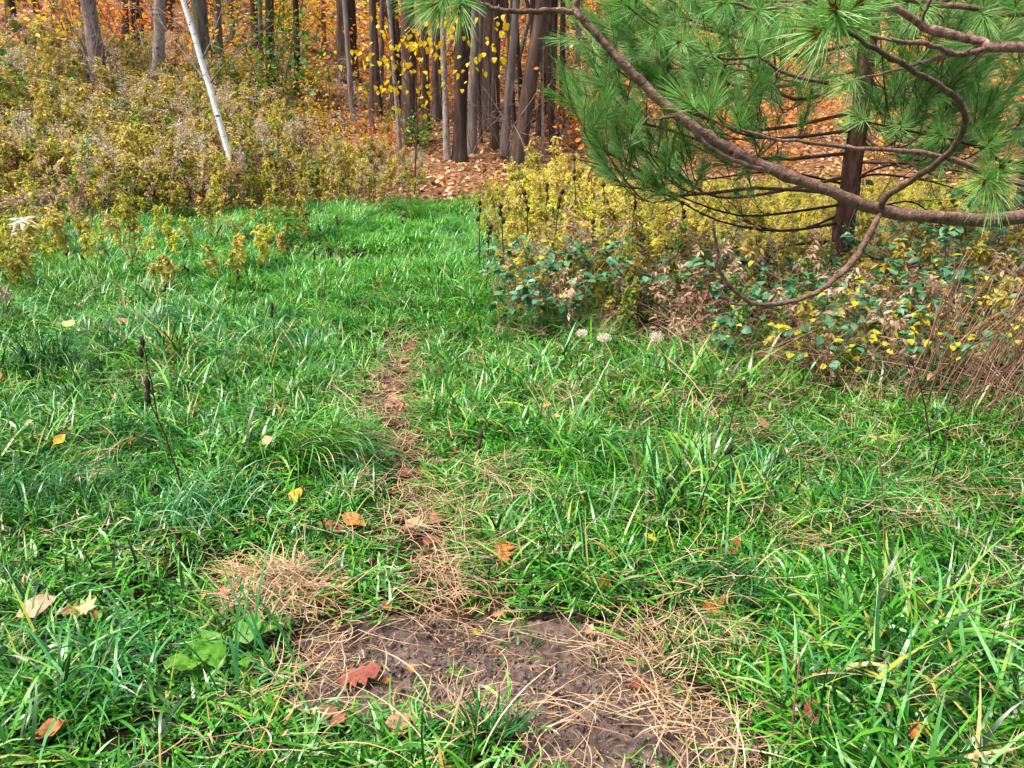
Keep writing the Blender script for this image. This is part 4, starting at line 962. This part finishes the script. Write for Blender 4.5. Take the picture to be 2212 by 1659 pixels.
for tf in ((A, 1812, 50, 2.18, 1800, 10, 2.06, 1.5), (A, 1820, 58, 2.2, 1740, 75, 2.1, 1.5), (A, 1812, 50, 2.18, 1850, 10, 2.1, 1.3), (A, 985, -8, 2.83, 960, 0, 2.8, 1.15), (A, 1000, -4, 2.83, 990, 30, 2.75, 1.1), (A, 970, -14, 2.82, 940, 20, 2.76, 1.0), (A, 955, -25, 2.82, 890, -10, 2.8, 1.0),
           (El, 1505, 240, 2.86, 1470, 205, 2.84, .95), (El, 1530, 255, 2.88, 1540, 200, 2.86, .9), (El, 1600, 280, 2.9, 1590, 240, 2.86, .8), (El, 2140, 385, 2.9, 2110, 400, 2.75, 1.35), (El, 2150, 380, 2.92, 2170, 350, 2.8, 1.2), (El, 2145, 385, 2.9, 2150, 430, 2.8, 1.3),
           (Gl, 1370, 25, 3.15, 1340, 0, 3.1, 1.0), (Gl, 1480, 95, 3.22, 1455, 90, 3.1, 1.0), (Gl, 1430, 62, 3.2, 1400, 90, 3.1, 1.0), (Gl, 1540, 122, 3.26, 1520, 80, 3.15, 1.0), (Gl, 1640, 122, 3.3, 1630, 60, 3.2, 1.0),
           (Hl, 1580, 5, 3.1, 1540, 10, 3.0, 1.0), (Hl, 1640, 20, 3.15, 1620, 60, 3.0, 1.05), (Hl, 1700, 12, 3.2, 1690, 60, 3.1, 1.0), (Hl, 1850, -20, 3.25, 1880, 30, 3.1, 1.1), (Hl, 1990, 5, 3.3, 1990, 50, 3.2, 1.0), (Hl, 2120, 20, 3.3, 2130, 60, 3.2, 1.0), (Hl, 2190, 28, 3.3, 2200, -10, 3.2, 1.0),
           (Fl, 1870, 262, 3.2, 1830, 235, 3.1, 1.0), (Fl, 1950, 280, 3.25, 1930, 240, 3.1, .9), (Fl, 2040, 298, 3.3, 2010, 270, 3.2, .9), (Fl, 2130, 322, 3.35, 2150, 270, 3.2, 1.0),
           (Dl, 1880, 76, 2.62, 1850, 60, 2.58, .8), (Dl, 1850, 172, 2.62, 1820, 185, 2.58, .8)):
    ntuft(*tf)
for z in (3.3, 4.2, 5.1, 6.0, 7.0):
    for k in range(4):
        az = k * 1.57 + z; pine_branch(near, arc(az, 2.3 * (1.25 - z / 8.5), z, .4, droop=.1), .025, .006, 5, T_mid, 'bark_twig', t0=.4)

plant_tufts(near, T_mid, 0)
# ------------------------------------------------------------------ blue-green shrubs at the edge of the clearing
SL = [leaf_mesh('leaf', OVAL, .070, [M['shrub_leaf']], fold=.2, curl=.5, stem=.01), leaf_mesh('leaf', ROUND, .062, [M['shrub_leaf']], fold=.3, curl=.8, stem=.01), leaf_mesh('leaf', OVAL, .082, [M['shrub_leaf']], fold=.15, curl=.3, stem=.01)]
SY = [leaf_mesh('leaf', OVAL, .06, [M['shrub_yellow']], fold=.2, curl=.6), leaf_mesh('leaf', ROUND, .052, [M['shrub_yellow']], fold=.3, curl=.9)]
def leaf_shrub(p, h, sp, nleaf, label, yellow=.12, s=1.0, lean=(0, 0)):
    t = thing('leafy_shrub', label, 'shrub', p); tips = []; lines = []
    for k in range(6):
        mb = MB(); a = rng.uniform(0, 6.28); q = np.linspace(0, 1, 7)[:, None]
        d = np.array([math.cos(a) * sp + lean[0], math.sin(a) * sp + lean[1], 0]) * rng.uniform(.5, 1)
        P = d * q ** 1.3 + np.array([0, 0, h]) * (1.35 * q - .45 * q ** 2) * rng.uniform(.7, 1.05) + rng.normal(0, .012, (7, 3)) * q
        P[0] = (rng.normal(0, .03), rng.normal(0, .03), -.03)
        mb.tube(P, np.linspace(.005, .002, 7), 4, 0, rng.random(), cap=False); lines.append(P)
        for j in range(3):
            p0, dd = along(P, rng.uniform(.35, .9)); a2 = rng.uniform(0, 6.28); L = rng.uniform(.12, .3)
            TP = p0 + (dd * .4 + np.array([math.cos(a2), math.sin(a2), .1])) * np.linspace(0, 1, 5)[:, None] * L
            mb.tube(TP, np.linspace(.0025, .0012, 5), 3, 0, rng.random(), cap=False); lines.append(TP)
        link('stem', mb.mesh('stem', [M['cane']]), t)
    for k in range(nleaf):
        P = lines[rng.integers(0, len(lines))]; pp, dd = along(P, rng.uniform(.3, 1.0)); pp = pp + rng.normal(0, .01, 3)
        az = math.atan2(dd[1], dd[0]) + rng.choice([-1, 1]) * rng.uniform(.4, 1.5)
        link('leaf', random.choice(SY if rng.random() < yellow else SL), t, mat4=Matrix(mat_at(pp, az, rng.normal(-.1, .35), rng.normal(0, .35), s * rng.uniform(.75, 1.25))))
for vx, vy, h, sp, nl, lb, yv in (
    (1160, 700, .62, .45, 80, 'blue green shrub leaning over the grass at the clearing edge', .06), (1310, 690, .6, .45, 80, 'blue green leafy shrub behind the pale seed plumes', .06), (1110, 660, .42, .35, 50, 'low leafy shrub at the corner of the grass swath', .12),
    (1460, 720, .5, .4, 80, 'leafy shrub below the drooping curved pine twig', .1), (1620, 740, .42, .4, 80, 'low shrub left of the pine trunk with rounded leaves', .12), (1760, 700, .4, .35, 60, 'vine leaved shrub wrapped round the base of the pine trunk', .12),
    (1930, 790, .45, .42, 90, 'shrub with mixed green and yellow leaves right of pine trunk', .4), (2030, 700, .75, .5, 110, 'tall blue green shrub beneath the thick pine limb', .14), (2170, 680, .8, .5, 110, 'dense leafy shrub above the dry slanting canes', .14), (1880, 660, .6, .45, 70, 'leafy shrub between the pine trunk and tall blue green shrub', .2),
    (1830, 860, .3, .3, 60, 'low yellowing shrub at the edge of the dry tangle', .55), (2090, 780, .45, .4, 70, 'leafy shrub among dry canes under the pine limb', .25), (1390, 640, .5, .4, 60, 'shrub with pale leaves in front of the goldenrod', .15),
    (1080, 720, .3, .35, 60, 'low leafy sprig spreading into the grass beside the corner shrub', .1), (1240, 730, .42, .4, 80, 'leafy shrub in front of the pale seed plumes', .08), (1540, 690, .55, .42, 80, 'shrub under the upturned tip of the curved pine twig', .1), (1690, 770, .4, .4, 80, 'leafy shrub in front of the pine trunk above the grass', .15),
    (2000, 850, .4, .4, 80, 'yellow speckled shrub in front of the dry canes', .4), (1980, 620, .7, .5, 90, 'shrub with rounded leaves just below the fork of the pine limb', .1), (2110, 640, .8, .5, 100, 'blue green shrub crowding up to the underside of the pine limb', .1), (1210, 660, .5, .4, 60, 'blue green shrub with upright shoots before the dark stalks', .08), (1560, 790, .3, .35, 60, 'low creeping shrub where the grass meets the tangle', .2), (1760, 810, .35, .35, 70, 'low shrub of small leaves in front of the pine base', .3),
    (2060, 600, .75, .5, 90, 'tall leafy shrub seen between the pine limb and the canes', .1), (2180, 600, .8, .5, 90, 'dark green shrub behind the dry canes under the limb', .1), (1960, 720, .55, .45, 90, 'spreading shrub of oval leaves right of the pine base', .15), (2130, 730, .6, .45, 90, 'shrub with broad leaves hanging over the dry canes', .15), (1870, 740, .45, .4, 80, 'shrub of dull green leaves close to the pine base', .15)):
    leaf_shrub(hit(vx, vy), h * 1.45, sp * 1.2, int(nl * 1.4), lb, yv)
# vine up the pine trunk
vt = thing('climbing_vine', 'small leaved vine climbing the lower pine trunk', 'vine', PB)
mb = MB(); a = np.linspace(-2.6, -.2, 20); zz = np.linspace(0, 1.15, 20); P = np.stack([.125 * np.cos(a + np.sin(zz * 6) * .5), .125 * np.sin(a + np.sin(zz * 6) * .5), zz], 1)
mb.tube(P, .004, 4); link('stem', mb.mesh('stem', [M['cane']]), vt)
for k in range(34):
    pp, dd = along(P, rng.uniform(.05, 1)); link('leaf', random.choice(SL if k % 5 else SY), vt, mat4=Matrix(mat_at(pp * (1.08, 1.08, 1) + rng.normal(0, .015, 3), rng.uniform(-3.14, 0), rng.normal(-.5, .4), rng.normal(0, .4), rng.uniform(.7, 1.1))))

# dry canes on the right
GCN = 'dry tan cane slanting out of the tangle beneath the pine'
for k in range(80):
    b = hit(rng.uniform(1940, 2330), rng.uniform(780, 940)); h = rng.uniform(.4, 1.0)
    q = np.linspace(0, 1, 8)[:, None]; d = np.array([rng.uniform(.05, .5), rng.normal(0, .18), 0])
    P = d * q ** 1.4 + np.array([0, 0, h]) * (1.2 * q - .25 * q ** 2) + rng.normal(0, .006, (8, 3)); P[0, 2] = -.03
    mb = MB(); mb.tube(P, np.linspace(.0046, .0024, 8), 5, 0, rng.random())
    tag(link('dry_cane', mb.mesh('dry_cane', [M['cane']]), loc=b), GCN, 'cane', 'dry canes')
for k in range(30):
    b = hit(rng.uniform(1500, 2250), rng.uniform(770, 930)); mb = MB()
    a = rng.uniform(0, 6.28); twig(mb, (0, 0, -.02), (math.cos(a), math.sin(a), rng.uniform(.3, .9)), rng.uniform(.5, .9), .0042, 2, kink=.4)
    tag(link('dead_twig', mb.mesh('dead_twig', [M['cane']]), loc=b), 'dead wiry twig arching out of the undergrowth', 'twig', 'dead twigs in the undergrowth')

# ------------------------------------------------------------------ single stalks and plants
def stalk(p, h, label, group=None, heads=1, lean=(0, 0), mat='dark_seed', r=.004, name='seed_stalk', headlen=.06, headr=.011):
    t = thing(name, label, 'plant', p, group); K = 8; q = np.linspace(0, 1, K)[:, None]
    P = np.array([lean[0], lean[1], 0]) * q ** 1.5 + np.array([0, 0, h]) * q + rng.normal(0, .006, (K, 3)) * q; P[0, 2] = -.03
    mb = MB(); mb.tube(P, np.linspace(r, r * .6, K), 5, 0, rng.random()); link('stem', mb.mesh('stem', [M[mat]]), t)
    for k in range(heads):
        pp, dd = along(P, 1 - k * .09 - 1e-3) if heads > 1 else along(P, .999)
        s = np.linspace(0, 1, 6); off = rng.normal(0, .012, 3) * (k > 0)
        mb = MB(); mb.tube(pp + off + np.outer(s * headlen - headlen * .3, dd), headr * np.sin(np.clip(s * 2.6 + .35, 0, 3.1)) * rng.uniform(.7, 1.2, 6) + .001, 7, 0, rough=.5)
        link('seed_head', mb.mesh('seed_head', [M[mat]]), t)
    return t
GS = 'dark dried seed stalk standing among the yellow goldenrod'
for vx, vy, top in ((1090, 640, 448), (1245, 590, 345), (1190, 610, 415), (1145, 620, 420), (1035, 600, 440), (1310, 600, 400), (1360, 600, 420), (1480, 600, 440), (1050, 650, 490), (1180, 560, 400), (1280, 640, 480)):
    b = hit(vx, vy); b[1] = max(b[1], 7.6); b = g((vx * VK - 512) / FOC * b[1] * 1.0, b[1]); h = at(vx, top, b[1])[2] - b[2]
    stalk(b, max(.45, h), GS, 'dark seed stalks in the goldenrod', heads=3, lean=(rng.normal(0, .06), 0), r=.008, headr=.022)
for vx, vy, h, ln, lb in ((742, 590, .62, (-.04, 0), 'tall dark seed stalk standing in the middle of the far grass'), (680, 640, .42, (.02, 0), 'short dark stalk beside the tall seed stalk in the grass'), (598, 780, .38, (0, 0), 'brown cattail like seed head in the open grass'), (650, 640, .45, (-.1, .05), 'slanting reddish stalk in the far grass'), (345, 930, .46, (-.05, .06), 'thick dark split seed stalk rising from the near grass'), (400, 1090, .5, (-.12, .05), 'thin dark stem leaning over pale withered grass'), (1035, 1020, .16, (0, 0), 'short brown stub of a stalk right of the path'), (700, 660, .5, (.08, 0), 'bent dark stalk with one round head in the grass'), (440, 600, .5, (.2, .1), 'dark weed stem leaning right below the weedy bank')):
    stalk(hit(vx, vy), h, lb, None, heads=2, lean=ln, r=.0045 if h < .6 else .006, headr=.012)
GK = 'thin dark dried stalk standing in the open grass'
for vx, vy in ((150, 620), (210, 650), (260, 600), (420, 640), (505, 690), (560, 560), (610, 620), (720, 560), (770, 620), (950, 690), (1000, 740), (330, 700), (880, 540), (1560, 1010), (1500, 1150), (2010, 1010)):
    stalk(hit(vx, vy), rng.uniform(.25, .5), GK, 'dark stalks in the open grass', heads=rng.integers(1, 3), lean=(rng.normal(0, .09), rng.normal(0, .05)), r=.004, headr=.01, headlen=.045)
def stick(pl, r0, r1, label, mat='cane', name='straw_stalk'):
    b = hit(*pl[0]); P = [np.array([0, 0, -.03])]
    for vx, vy, dy in pl[1]: P.append(at(vx, vy, b[1] + dy) - b)
    P = smooth_line(P, 14); mb = MB(); mb.tube(P, np.linspace(r0, r1, len(P)), 6, 0, .6, rough=.1)
    tag(link(name, mb.mesh(name, [M[mat]]), loc=b), label, 'stem')
stick(((1912, 1205), [(1908, 1100, 0), (1900, 980, -.02), (1890, 890, -.03)]), .0032, .002, 'straight upright tan stem standing in the grass by the tangle')
stick(((1708, 1650), [(1712, 1560, 0), (1722, 1470, 0), (1727, 1422, .01), (1722, 1418, .01), (1718, 1450, .01)]), .0028, .0018, 'pale straw stem with a folded tip near the mud')
stick(((2140, 1170), [(2080, 1110, .1), (2020, 1060, .2), (1990, 1050, .25)]), .003, .0015, 'pale straw arching low towards the dry tangle')
stick(((2000, 1060), [(2030, 980, 0), (2050, 920, .05), (2070, 850, .1), (2090, 760, .15)]), .004, .002, 'crooked dark twig rising towards the dry canes', mat='bark_twig_dark', name='dead_twig')
stick(((1590, 960), [(1580, 900, 0), (1560, 850, .02)]), .003, .0015, 'short dark twig poking out of the grass', mat='bark_twig_dark', name='dead_twig')
stick(((690, 720), [(692, 650, 0), (697, 600, 0), (698, 560, 0)]), .003, .002, 'single tall pale grass culm in the far grass', mat='cane')

# white fluffy seed heads
def fluff_plant(vx, vy, h, label, rad=.022, n=160, squash=.8):
    p = hit(vx, vy); t = thing('fluffy_seed_plant', label, 'plant', p)
    mb = MB(); mb.tube([(0, 0, -.02), (.01, 0, h * .5), (0, 0, h)], [.003, .0025, .002], 5, 0, .5); link('stem', mb.mesh('stem', [M['weed_stem']]), t)
    mb = MB()
    for k in range(n):
        d = rng.normal(0, 1, 3); d /= np.linalg.norm(d); q = np.array([0, 0, h]) + d * rad * (rng.random() ** .4) * (1.15, 1, squash)
        a = rng.normal(0, 1, (3, 3)); a /= np.linalg.norm(a, axis=1)[:, None]; mb.add(q + a * .006, [(0, 1, 2)], 0, rng.random())
    link('seed_head', mb.mesh('seed_head', [M['fluff_white']]), t)
fluff_plant(1253, 850, .37, 'small round white seed tuft over the grass nearest the path', .032, 300)
fluff_plant(1300, 860, .37, 'wide white seed tuft above a yellow dried flower', .042, 400, .6)
fluff_plant(1410, 865, .39, 'white seed tuft shaped like a cap beside dry yellow stems', .042, 400, .8)
for vx, vy, lb in ((1320, 690, 'pale fluffy seed plume standing in front of blue green shrubs'), (1365, 680, 'pale seed plume leaning right in front of blue green shrubs')):
    p = hit(vx, vy); t = thing('seed_plume', lb, 'plant', p); mb = MB(); q = np.linspace(0, 1, 7)[:, None]; P = np.array([.03 if vx < 1340 else .2, 0, .62]) * q; P[0, 2] = -.02
    mb.tube(P, np.linspace(.003, .0015, 7), 4); link('stem', mb.mesh('stem', [M['weed_stem']]), t); mb = MB()
    for k in range(230):
        pp, dd = along(P, rng.uniform(.35, 1)); a = rng.normal(0, 1, (3, 3)); a /= np.linalg.norm(a, axis=1)[:, None]; mb.add(pp + rng.normal(0, .016, 3) + a * .007, [(0, 1, 2)], 0, rng.random())
    link('seed_head', mb.mesh('seed_head', [M['fluff']]), t)
# drooping silvery weed on the left margin
p = hit(85, 590); t = thing('drooping_weed', 'tall drooping weed with silvery downy top at the meadow margin', 'plant', p)
mb = MB(); q = np.linspace(0, 1, 9)[:, None]; P = np.array([-.12, 0, .0]) * np.sin(q * 3.1) + np.array([-.05, 0, .62]) * q; P[0, 2] = -.02
mb.tube(P, np.linspace(.006, .003, 9), 5); link('stem', mb.mesh('stem', [M['weed_stem']]), t)
mb = MB()
for k in range(40): leaf_geo(mb, LANCE, rng.uniform(.1, .2), curl=1.0, mat=0, M4=mat_at(along(P, rng.uniform(.7, .999))[0], rng.uniform(0, 6.28), rng.uniform(-.3, .7), rng.normal(0, .3)), rnd=rng.random())
link('foliage', mb.mesh('foliage', [M['fluff_white']]), t)
mb = MB()
for k in range(40): leaf_geo(mb, LANCE, rng.uniform(.07, .14), curl=1.2, mat=0, M4=mat_at(along(P, rng.uniform(.1, .75))[0], rng.uniform(0, 6.28), rng.uniform(-.8, .2), rng.normal(0, .3)), rnd=rng.random())
link('foliage', mb.mesh('foliage', [M['weed_leaf_olive']]), t)
# single weeds along the front of the bank and the left margin
def solo_weed(vx, vy, src, s, label, group=None):
    t = thing('weed_plant', label, 'plant', hit(vx, vy), group)
    for k in range(4): link('shoot', src, t, loc=(rng.normal(0, .12) * (k > 0), rng.normal(0, .12) * (k > 0), 0), rot=(rng.normal(0, .18), rng.normal(0, .18), rng.uniform(0, 6.28)), scale=s * rng.uniform(.7, 1.1))
solo_weed(30, 640, WO[0], .62, 'yellow brown weed at the edge of the grass beside the drooping weed'); solo_weed(20, 700, WB[0], .5, 'withered brown weed over the bluish grass tussock')
for k_, (vx, vy, sc, sr) in enumerate(((10, 520, 1.0, 0), (60, 500, .9, 1), (15, 560, .8, 2), (110, 490, .9, 3), (70, 560, .7, 0), (0, 600, .7, 1), (150, 480, .9, 2), (45, 470, 1.0, 3), (200, 470, .9, 0), (90, 530, .7, 2), (-10, 640, .7, 3), (25, 600, .75, 4), (-20, 560, 1.0, 5), (50, 620, .5, 1), (130, 545, .7, 4), (170, 520, .75, 0))):
    solo_weed(vx, vy, (WX + WO)[sr % 6] if k_ % 3 else WB[sr % 4], sc, 'ragged weed of the clump round the drooping silvery weed', 'weeds round the drooping weed')
GW = 'stray yellowing weed standing in the grass below the bank'
for vx, vy in ((215, 580), (300, 600), (330, 560), (420, 560), (480, 620), (610, 560), (380, 640), (150, 560), (250, 540), (520, 545), (560, 600), (120, 590), (180, 520), (60, 545), (350, 520), (460, 525), (640, 520), (270, 500), (590, 505)):
    solo_weed(vx, vy, random.choice(WX + WO), rng.uniform(.4, .75), GW, 'stray weeds in the grass')

# grass tussocks
def tussock(vx, vy, n, L0, L1, mat, label, az=None, w=(.004, .007), bend=(1.2, 2.6), rad=.1, tilt=(.1, .8), azs=.5):
    p = hit(vx, vy); mb = MB(); blades(mb, n, rad, L0, L1, w[0], w[1], tilt[0], tilt[1], bend[0], bend[1], az=az, azs=azs, segs=8)
    tag(link('grass_tussock', mb.mesh('grass_tussock', [M[mat]]), loc=p), label, 'grass tussock')
tussock(95, 800, 120, .4, .7, 'grass_blue', 'long bluish grass tussock drooping at the meadow margin', az=-.9, azs=.9, w=(.005, .009), rad=.14)
tussock(660, 985, 220, .3, .5, 'grass', 'tall tussock combed to the right over the path', az=-.4, azs=.45, rad=.2)
tussock(720, 1000, 120, .3, .45, 'grass_blue', 'bluish tussock of flattened blades left of the path', az=-.5, azs=.3, rad=.16, tilt=(.5, 1.1))
tussock(520, 590, 160, .4, .6, 'grass_blue', 'swept patch of bluish long grass in the far meadow', az=0, azs=.5, rad=.3, w=(.006, .01), tilt=(.5, 1.1))
tussock(780, 660, 140, .35, .5, 'grass', 'long grass swept down towards the path in the far meadow', az=-.3, azs=.5, rad=.3, w=(.006, .01), tilt=(.4, 1.0))
tussock(1060, 1610, 70, .08, .17, 'grass_blue', 'dark green grass tuft sprouting in the mud', w=(.005, .008), bend=(.1, .8), rad=.05, tilt=(.1, .9), azs=3)
tussock(560, 1490, 12, .3, .5, 'grass_blue', 'tall broad grass blades beside the pale broad leaves', az=2.2, azs=1.2, w=(.006, .009), bend=(.3, 1.2), rad=.12)
tussock(250, 1480, 60, .22, .38, 'grass_blue', 'bluish green tuft with long arching blades near the tan leaves', w=(.006, .009), rad=.16, azs=3, az=0)
tussock(1560, 1290, 90, .16, .3, 'grass_blue', 'thick bluish grass tuft behind the straw', w=(.005, .008), rad=.14, azs=3, az=0)
tussock(1880, 1480, 120, .16, .32, 'grass_blue', 'dense bluish grass tuft right of the folded straw', w=(.005, .008), rad=.24, azs=3, az=0)
tussock(1250, 1100, 120, .2, .32, 'grass', 'rounded green tussock right of the path', w=(.004, .007), rad=.18, azs=3, az=0)
tussock(80, 1100, 160, .25, .42, 'grass_blue', 'dark green tussock left of the thin dark stem', w=(.005, .008), rad=.25, azs=3, az=0)
tussock(430, 1120, 120, .22, .36, 'grass_blue', 'dark tussock at the foot of the thin dark stem', w=(.004, .007), rad=.2, azs=3, az=0)
# dry heap
def dry_heap(vx, vy, n, rad, label, hgt=.09):
    p = hit(vx, vy); mb = MB(); a = rng.uniform(0, 6.28, n); r_ = rad * np.sqrt(rng.random(n))
    base = np.stack([r_ * np.cos(a), r_ * np.sin(a) * .7, hgt * np.exp(-(r_ / rad / .6) ** 2) * rng.random(n)], 1)
    blades(mb, n, rad, .08, .22, .0022, .004, .9, 1.6, .2, 1.2, segs=5, base=base)
    tag(link('dry_grass_heap', mb.mesh('dry_grass_heap', [M['straw']]), loc=p), label, 'dry grass')
dry_heap(600, 1285, 620, .19, 'round heap of matted dead grass left of the mud', .15)
dry_heap(540, 1335, 160, .09, 'small tuft of dead grass in front of the matted heap', .05)
dry_heap(1420, 1420, 90, .2, 'flattened straw heap along the right of the mud', .04)
dry_heap(1480, 1560, 90, .16, 'straw bundle fanned over the mud at its right', .04)
dry_heap(2080, 1600, 160, .16, 'orange tinged dead grass among bluish blades', .04)

# broad pale green rosette
t = thing('broadleaf_weed', 'rosette of broad pale green leaves in the near grass', 'plant', hit(500, 1450))
BL = [leaf_mesh('leaf', ROUND, .09, [M['broad']], fold=.2, curl=.5), leaf_mesh('leaf', HEART, .085, [M['broad']], fold=.3, curl=.7)]
for k, (vx, vy, s) in enumerate(((535, 1390, 1.25), (470, 1400, 1.0), (455, 1425, .9), (490, 1440, 1.1), (420, 1470, .9), (520, 1450, .9), (440, 1450, .8), (555, 1375, .9))):
    q = at(vx, vy, t.location.y + (1430 - vy) * .0012) - np.array(t.location); q[2] = max(q[2], .04)
    link('leaf', BL[k % 2], t, mat4=Matrix(mat_at(q, math.atan2(q[1], q[0]) + rng.normal(0, .5), .5, rng.normal(0, .3), s)))

# ------------------------------------------------------------------ single fallen leaves
FK = {'oak': [leaf_geo_ for leaf_geo_ in (OAK,)][0], 'oval': OVAL, 'round': ROUND}
def fallen(vx, vy, kind, mat, L, label, group=None, lift=.02, az=None):
    p = hit(vx, vy); p = p + np.array([0, 0, lift])
    me = maple_mesh('fallen_leaf', L * .6, [M[mat]], .35) if kind == 'maple' else leaf_mesh('fallen_leaf', FK[kind], L, [M[mat]], fold=rng.uniform(.05, .3), curl=rng.uniform(-.5, .7), wave=.25, stem=.02)
    m4 = Matrix.Translation(Vector(p)) @ Matrix.Rotation(.4 + rng.normal(0, .12), 4, 'X') @ Matrix.Rotation(rng.normal(0, .15), 4, 'Y') @ Matrix.Rotation(rng.uniform(0, 6.28) if az is None else az, 4, 'Z')
    tag(link('fallen_leaf', me, mat4=m4), label, 'leaf', group)
fallen(728, 1500, 'oak', 'leaf_russet', .135, 'lobed russet oak leaf at the left rim of the mud', az=.3, lift=.03)
fallen(45, 1372, 'oval', 'leaf_tan', .12, 'tan curled leaf in the grass left of the pale green leaf', lift=.06, az=.6)
fallen(120, 1360, 'oak', 'leaf_tan', .11, 'tan lobed leaf beside the tan curled leaf', lift=.05)
fallen(190, 1360, 'maple', 'leaf_pale', .12, 'pale green fallen leaf next to the tan lobed leaf', lift=.06)
fallen(1085, 1250, 'oak', 'leaf_orange', .13, 'orange and yellow lobed leaf propped upright by the path', lift=.05, az=1.5)
fallen(918, 1150, 'maple', 'leaf_pale', .11, 'pale green leaf lying in the middle of the path', lift=.03)
fallen(915, 1172, 'oval', 'leaf_russet', .1, 'reddish leaf half under the pale green leaf on the path', lift=.015)
fallen(960, 1105, 'oval', 'leaf_russet', .09, 'reddish brown leaf on the path above the pale green leaf', lift=.02)
fallen(742, 1142, 'oval', 'leaf_orange', .11, 'orange pointed leaf in grass left of the path', lift=.05, az=-.4)
fallen(690, 1145, 'oak', 'leaf_russet', .11, 'faded russet leaf beside the orange pointed leaf', lift=.03)
fallen(650, 1082, 'oval', 'leaf_yellow', .1, 'yellow leaf in the grass left of the path bend', lift=.05)
fallen(1302, 1300, 'oval', 'leaf_orange', .07, 'small orange leaf at the grass edge above the straw', lift=.03)
fallen(1362, 1498, 'oval', 'leaf_russet', .08, 'reddish leaf lying on straw right of the mud', lift=.03, az=0)
fallen(1510, 1325, 'oak', 'leaf_orange', .13, 'flat orange brown leaf beneath the thick bluish tuft', lift=.03)
fallen(1022, 1378, 'oval', 'leaf_yellow', .045, 'tiny curled yellow leaf on the bare mud', lift=.012, az=-.5)
fallen(1062, 1352, 'oak', 'leaf_tan', .07, 'tan curled leaf at the upper rim of the mud', lift=.02, az=.2)
fallen(732, 1378, 'maple', 'leaf_tan', .06, 'small pale leaf at the left end of the mud', lift=.03)
fallen(825, 1325, 'oval', 'leaf_russet', .06, 'small reddish leaf on straw above the mud', lift=.02)
fallen(845, 1480, 'oval', 'leaf_orange', .035, 'tiny orange scrap of leaf right of the russet oak leaf', lift=.012)
fallen(885, 1448, 'oval', 'leaf_orange', .035, 'tiny rust coloured seed scrap on the mud', lift=.01)
fallen(830, 1605, 'oval', 'leaf_tan', .1, 'yellowish tan leaf in grass below the mud', lift=.03, az=.2)
fallen(745, 1585, 'oval', 'leaf_russet', .09, 'brown leaf under grass below the russet oak leaf', lift=.02)
fallen(2015, 1642, 'maple', 'leaf_yellow', .09, 'bright yellow lobed leaf at the grass foreground', lift=.06)
fallen(1890, 1590, 'round', 'leaf_tan', .035, 'small whitish leaf scrap behind the bright yellow leaf', lift=.06)
fallen(1755, 1590, 'oval', 'leaf_russet', .08, 'rust red leaf beside the folded straw stem', lift=.04, az=1.3)
fallen(1265, 1395, 'oval', 'leaf_tan', .04, 'small tan leaf scrap on straw above the mud', lift=.02)
fallen(888, 955, 'oval', 'leaf_russet', .08, 'curled reddish leaf on the right rim of the narrow path', lift=.04)
fallen(480, 1310, 'oval', 'leaf_tan', .06, 'pale folded leaf at the foot of the matted heap', lift=.03)
fallen(155, 768, 'round', 'leaf_pale', .1, 'single bright green leaf over the bluish tussock', lift=.2)
fallen(10, 875, 'oval', 'leaf_orange', .13, 'orange leaf hanging at the meadow margin', lift=.15)
fallen(820, 622, 'oak', 'leaf_russet', .22, 'large brown leaf lying in the far grass', lift=.1)
fallen(280, 727, 'oval', 'leaf_tan', .12, 'pale whitish leaf lying on the grass', lift=.1)
fallen(130, 1027, 'oval', 'leaf_yellow', .07, 'small yellow leaf caught in the dark green tussock', lift=.15)
fallen(1648, 943, 'oval', 'leaf_tan', .08, 'whitish leaf scrap in the grass below the tangle', lift=.08)
fallen(150, 1610, 'oval', 'leaf_orange', .08, 'orange yellow leaf tangled in the near grass', lift=.06)
GP = 'dry brown leaf lodged along the narrow trodden path'
for k in range(60):
    i = rng.integers(1, 8); q = PATH[i] + (PATH[i + 1] - PATH[i]) * rng.random() + rng.normal(0, .06, 2)
    me = leaf_mesh('fallen_leaf', random.choice([OAK, OVAL, ROUND]), rng.uniform(.06, .1), [M[random.choice(['leaf_brown', 'leaf_brown', 'leaf_russet', 'leaf_tan'])]], fold=.2, curl=rng.uniform(-.6, .8), wave=.3)
    tag(link('fallen_leaf', me, loc=g(*q) + (0, 0, .03), rot=(rng.normal(0, .3), rng.normal(0, .3), rng.uniform(0, 6.28))), GP, 'leaf', 'dry leaves on the path')
GO = 'small orange or tan leaf caught in the meadow grass'
for k in range(46):
    for _ in range(20):
        y = rng.uniform(1.5, 9); x = rng.uniform(-.66, .66) * y
        if mud_f(x, y) < -.5 and x < xr(y): break
    me = leaf_mesh('fallen_leaf', random.choice([OAK, OVAL, LANCE]), rng.uniform(.03, .06) * (1 + y * .05), [M[lm := random.choice(['leaf_orange', 'leaf_tan', 'leaf_russet', 'leaf_yellow'])]], fold=.2, curl=rng.uniform(-.6, .8), wave=.3)
    GO = 'small ' + lm[5:] + ' leaf caught in the ' + ('near grass' if y < 3.5 else 'meadow grass beyond the mud')
    tag(link('fallen_leaf', me, loc=g(x, y) + (0, 0, rng.uniform(.03, .08)), rot=(rng.normal(0, .4), rng.normal(0, .4), rng.uniform(0, 6.28))), GO, 'leaf', GO + ' group')
